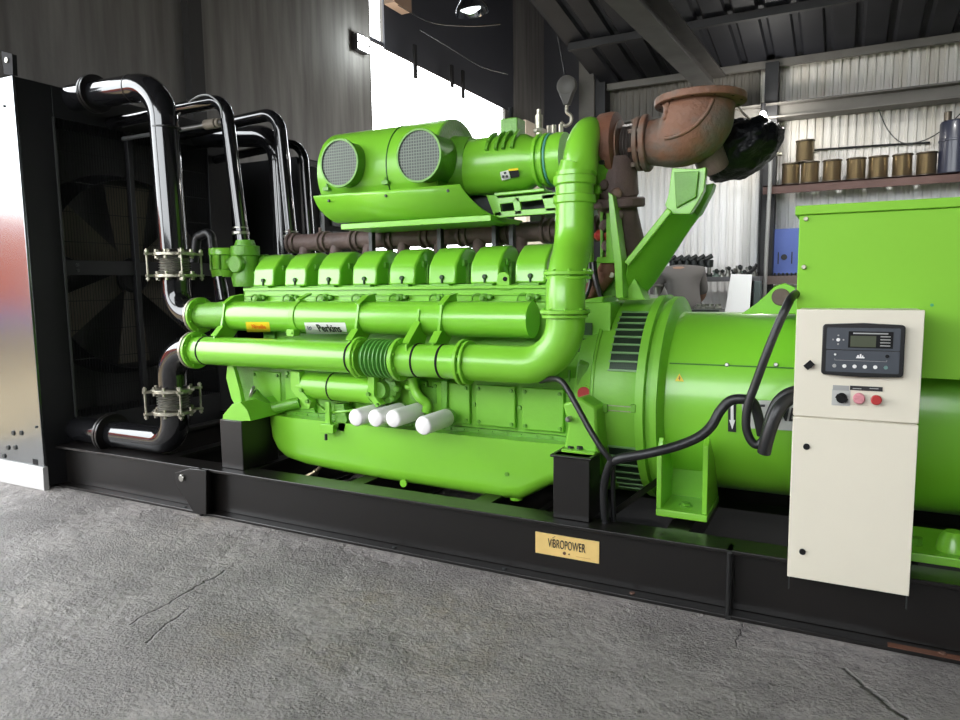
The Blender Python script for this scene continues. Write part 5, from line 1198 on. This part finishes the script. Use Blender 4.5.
# ================================================================== PERSON (bending over, seen from behind)
def skinned(name, verts, edges, radii, m, parent=None, root=0, sub=2):
    me = bpy.data.meshes.new(name); me.from_pydata(verts, edges, []); o = bpy.data.objects.new(name, me); COL.objects.link(o)
    sk = o.modifiers.new('skin', 'SKIN'); 
    for i, r in enumerate(radii):
        v = me.skin_vertices[0].data[i] if me.skin_vertices else None
        if v: v.radius = r if isinstance(r, tuple) else (r, r); v.use_root = (i == root)
    s_ = o.modifiers.new('sub', 'SUBSURF'); s_.levels = sub; s_.render_levels = sub
    me.materials.append(m); 
    if parent: o.parent = parent
    return o
def addskin(me):
    if not me.skin_vertices:
        bm = bmesh.new(); bm.from_mesh(me); bm.verts.layers.skin.verify(); bm.to_mesh(me); bm.free()
def person(loc, lab):
    V = [(0,0,1.02), (-.04,.06,1.18), (-.07,.13,1.36), (-.10,.20,1.50), (-.13,.30,1.51), (-.15,.37,1.48), (-.17,.46,1.44),   # pelvis..neck..head
         (.09,0,.93), (.11,.03,.50), (.11,-.02,.10), (.11,.12,.05),  (-.09,0,.93), (-.11,.03,.50), (-.11,-.02,.10), (-.11,.12,.05),
         (.10,.22,1.49), (.15,.30,1.24), (.0,.50,1.06), (-.07,.58,1.0),   (-.30,.18,1.47), (-.38,.30,1.22), (-.34,.50,1.06), (-.32,.58,1.0)]
    E_ = [(0,1),(1,2),(2,3),(3,4),(4,5),(5,6),(0,7),(7,8),(8,9),(9,10),(0,11),(11,12),(12,13),(13,14),(3,15),(15,16),(16,17),(17,18),(3,19),(19,20),(20,21),(21,22)]
    R_ = [(.17,.12),(.16,.12),(.175,.12),(.16,.11),.06,.09,.08,.10,.065,.045,.04,.10,.065,.045,.04,.075,.05,.036,.03,.075,.05,.036,.03]
    me = bpy.data.meshes.new('person'); me.from_pydata(V, E_, [])
    def mk(name, sel, scale, m, parent):
        idx = {i: k for k, i in enumerate(sel)}; me = bpy.data.meshes.new(name)
        me.from_pydata([V[i] for i in sel], [(idx[a], idx[b]) for a, b in E_ if a in idx and b in idx], []); addskin(me)
        o = bpy.data.objects.new(name, me); COL.objects.link(o); o.modifiers.new('skin', 'SKIN')
        for k, i in enumerate(sel):
            r = R_[i] if isinstance(R_[i], tuple) else (R_[i],)*2
            if scale < 1 and i in (0, 1, 2, 3, 7, 11): r = (r[0]*.78, r[1]*.78)
            me.skin_vertices[0].data[k].radius = (r[0]*scale + (.012 if scale > 1 else 0), r[1]*scale + (.012 if scale > 1 else 0)); me.skin_vertices[0].data[k].use_root = (k == 0)
        s_ = o.modifiers.new('sub', 'SUBSURF'); s_.levels = 2; s_.render_levels = 2; me.materials.append(m)
        for p_ in me.polygons: p_.use_smooth = True
        o.modifiers['skin'].use_smooth_shade = True
        if parent: o.parent = parent
        return o
    body = mk('person', list(range(23)), .92, SKIN, None); body.location = loc
    mk('shirt', [0, 1, 2, 3, 4, 15, 16, 19, 20], 1.08, SHIRT, body); mk('trousers', [0, 7, 8, 9, 11, 12, 13], 1.1, JEAN, body)
    h = MB().lathe((-.165, .43, 1.48), (-.1, .6, -.1), [(0, .05), (.02, .095), (.08, .105), (.14, .09), (.17, .04)], 18).build('hair', HAIR, None); h.parent = body
    for x in (.11, -.11): b = MB().box(x-.05, x+.05, -.08, .2, 0.0, .09).build('shoe', DMET, None, bev=.03); b.parent = body
    for hx, hy, hz, s_ in ((-.07, .58, .98, 1), (-.32, .58, 1.0, -1)):
        hm = MB(); hm.tube([(hx, hy-.03, hz+.02), (hx, hy+.03, hz-.02), (hx, hy+.07, hz-.04)], [.025, .034, .028], 12)
        for k in range(4): fx = hx - .024 + k*.016; hm.tube([(fx, hy+.06, hz-.04), (fx, hy+.105 - abs(k-1.4)*.008, hz-.06), (fx, hy+.125 - abs(k-1.4)*.01, hz-.09)], [.009, .008, .007], 8)
        hm.tube([(hx+s_*-.02, hy+.02, hz-.02), (hx+s_*-.045, hy+.05, hz-.05), (hx+s_*-.04, hy+.08, hz-.07)], [.011, .009, .008], 8)
        ho = hm.build('hand', SKIN, None); ho.parent = body
    return tag(body, lab, 'person')
pl_ = at(690, 300, Y=7.75)
person((pl_.x, 7.7, 0.0), 'person in a grey shirt and jeans bending forward over a casting, seen from behind')
bpy.data.objects['person'].rotation_euler = (0, 0, .2)

# ================================================================== LIGHT
l = bpy.data.lights.new('added_bay_light', 'SPOT'); l.energy = 200; l.spot_size = 2.7; l.spot_blend = .6; l.shadow_soft_size = .12; l.color = (1, .98, .94)
o = bpy.data.objects.new('added_bay_light', l); COL.objects.link(o); o.location = (.3, 7.0, 4.06)  # spot of the added bay lamp, brightens the back wall
w = bpy.data.worlds.new('world'); S.world = w; w.use_nodes = True; nt = w.node_tree; bg = nt.nodes['Background']
tc = nt.nodes.new('ShaderNodeTexCoord'); sx = nt.nodes.new('ShaderNodeSeparateXYZ'); nt.links.new(tc.outputs['Generated'], sx.inputs[0])
r = nt.nodes.new('ShaderNodeValToRGB'); r.color_ramp.elements[0].position = .47; r.color_ramp.elements[0].color = (.55, .52, .46, 1); r.color_ramp.elements[1].position = .505; r.color_ramp.elements[1].color = (.93, .97, 1, 1)
mr = nt.nodes.new('ShaderNodeMapRange'); mr.inputs['From Min'].default_value = -1; mr.inputs['From Max'].default_value = 1; nt.links.new(sx.outputs['Z'], mr.inputs['Value']); nt.links.new(mr.outputs[0], r.inputs['Fac'])
nt.links.new(r.outputs['Color'], bg.inputs['Color']); bg.inputs['Strength'].default_value = 5.5
def portal(name, loc, rot, sx_, sy_):
    l = bpy.data.lights.new(name, 'AREA'); l.shape = 'RECTANGLE'; l.size = sx_; l.size_y = sy_; l.cycles.is_portal = True
    o = bpy.data.objects.new(name, l); COL.objects.link(o); o.location = loc; o.rotation_euler = rot
portal('front_portal', (-2.75, YF+.02, 4.3), (PI/2, 0, PI), 8.3, 3.6)
portal('left_portal', (XL, .1, 2.45), (PI/2, 0, -PI/2), 6.0, 4.9)
portal('door_portal', (XL, (jy0+jy1)/2, lz/2), (PI/2, 0, -PI/2), jy1-jy0, lz)
# the bulb and the flood lamp that the hall has
for nm, loc, e, rr in (('bulb_light', at(763, 121, Y=8.7), 12, .05), ('flood_light', X68(358, 50) + Vector((.4, 0, 0)), 22, .1)):
    l = bpy.data.lights.new(nm, 'POINT'); l.energy = e; l.shadow_soft_size = rr; l.color = (1, .97, .9) if nm[0] == 'b' else (.92, 1, 1)
    o = bpy.data.objects.new(nm, l); COL.objects.link(o); o.location = loc
vs_ = S.view_settings; vs_.view_transform = 'Standard'; vs_.look = 'None'; vs_.exposure = 0.75; vs_.gamma = 1; vs_.use_curve_mapping = False
S.display_settings.display_device = 'sRGB'
for o in list(bpy.data.objects):
    if 'o' in o: del o['o']
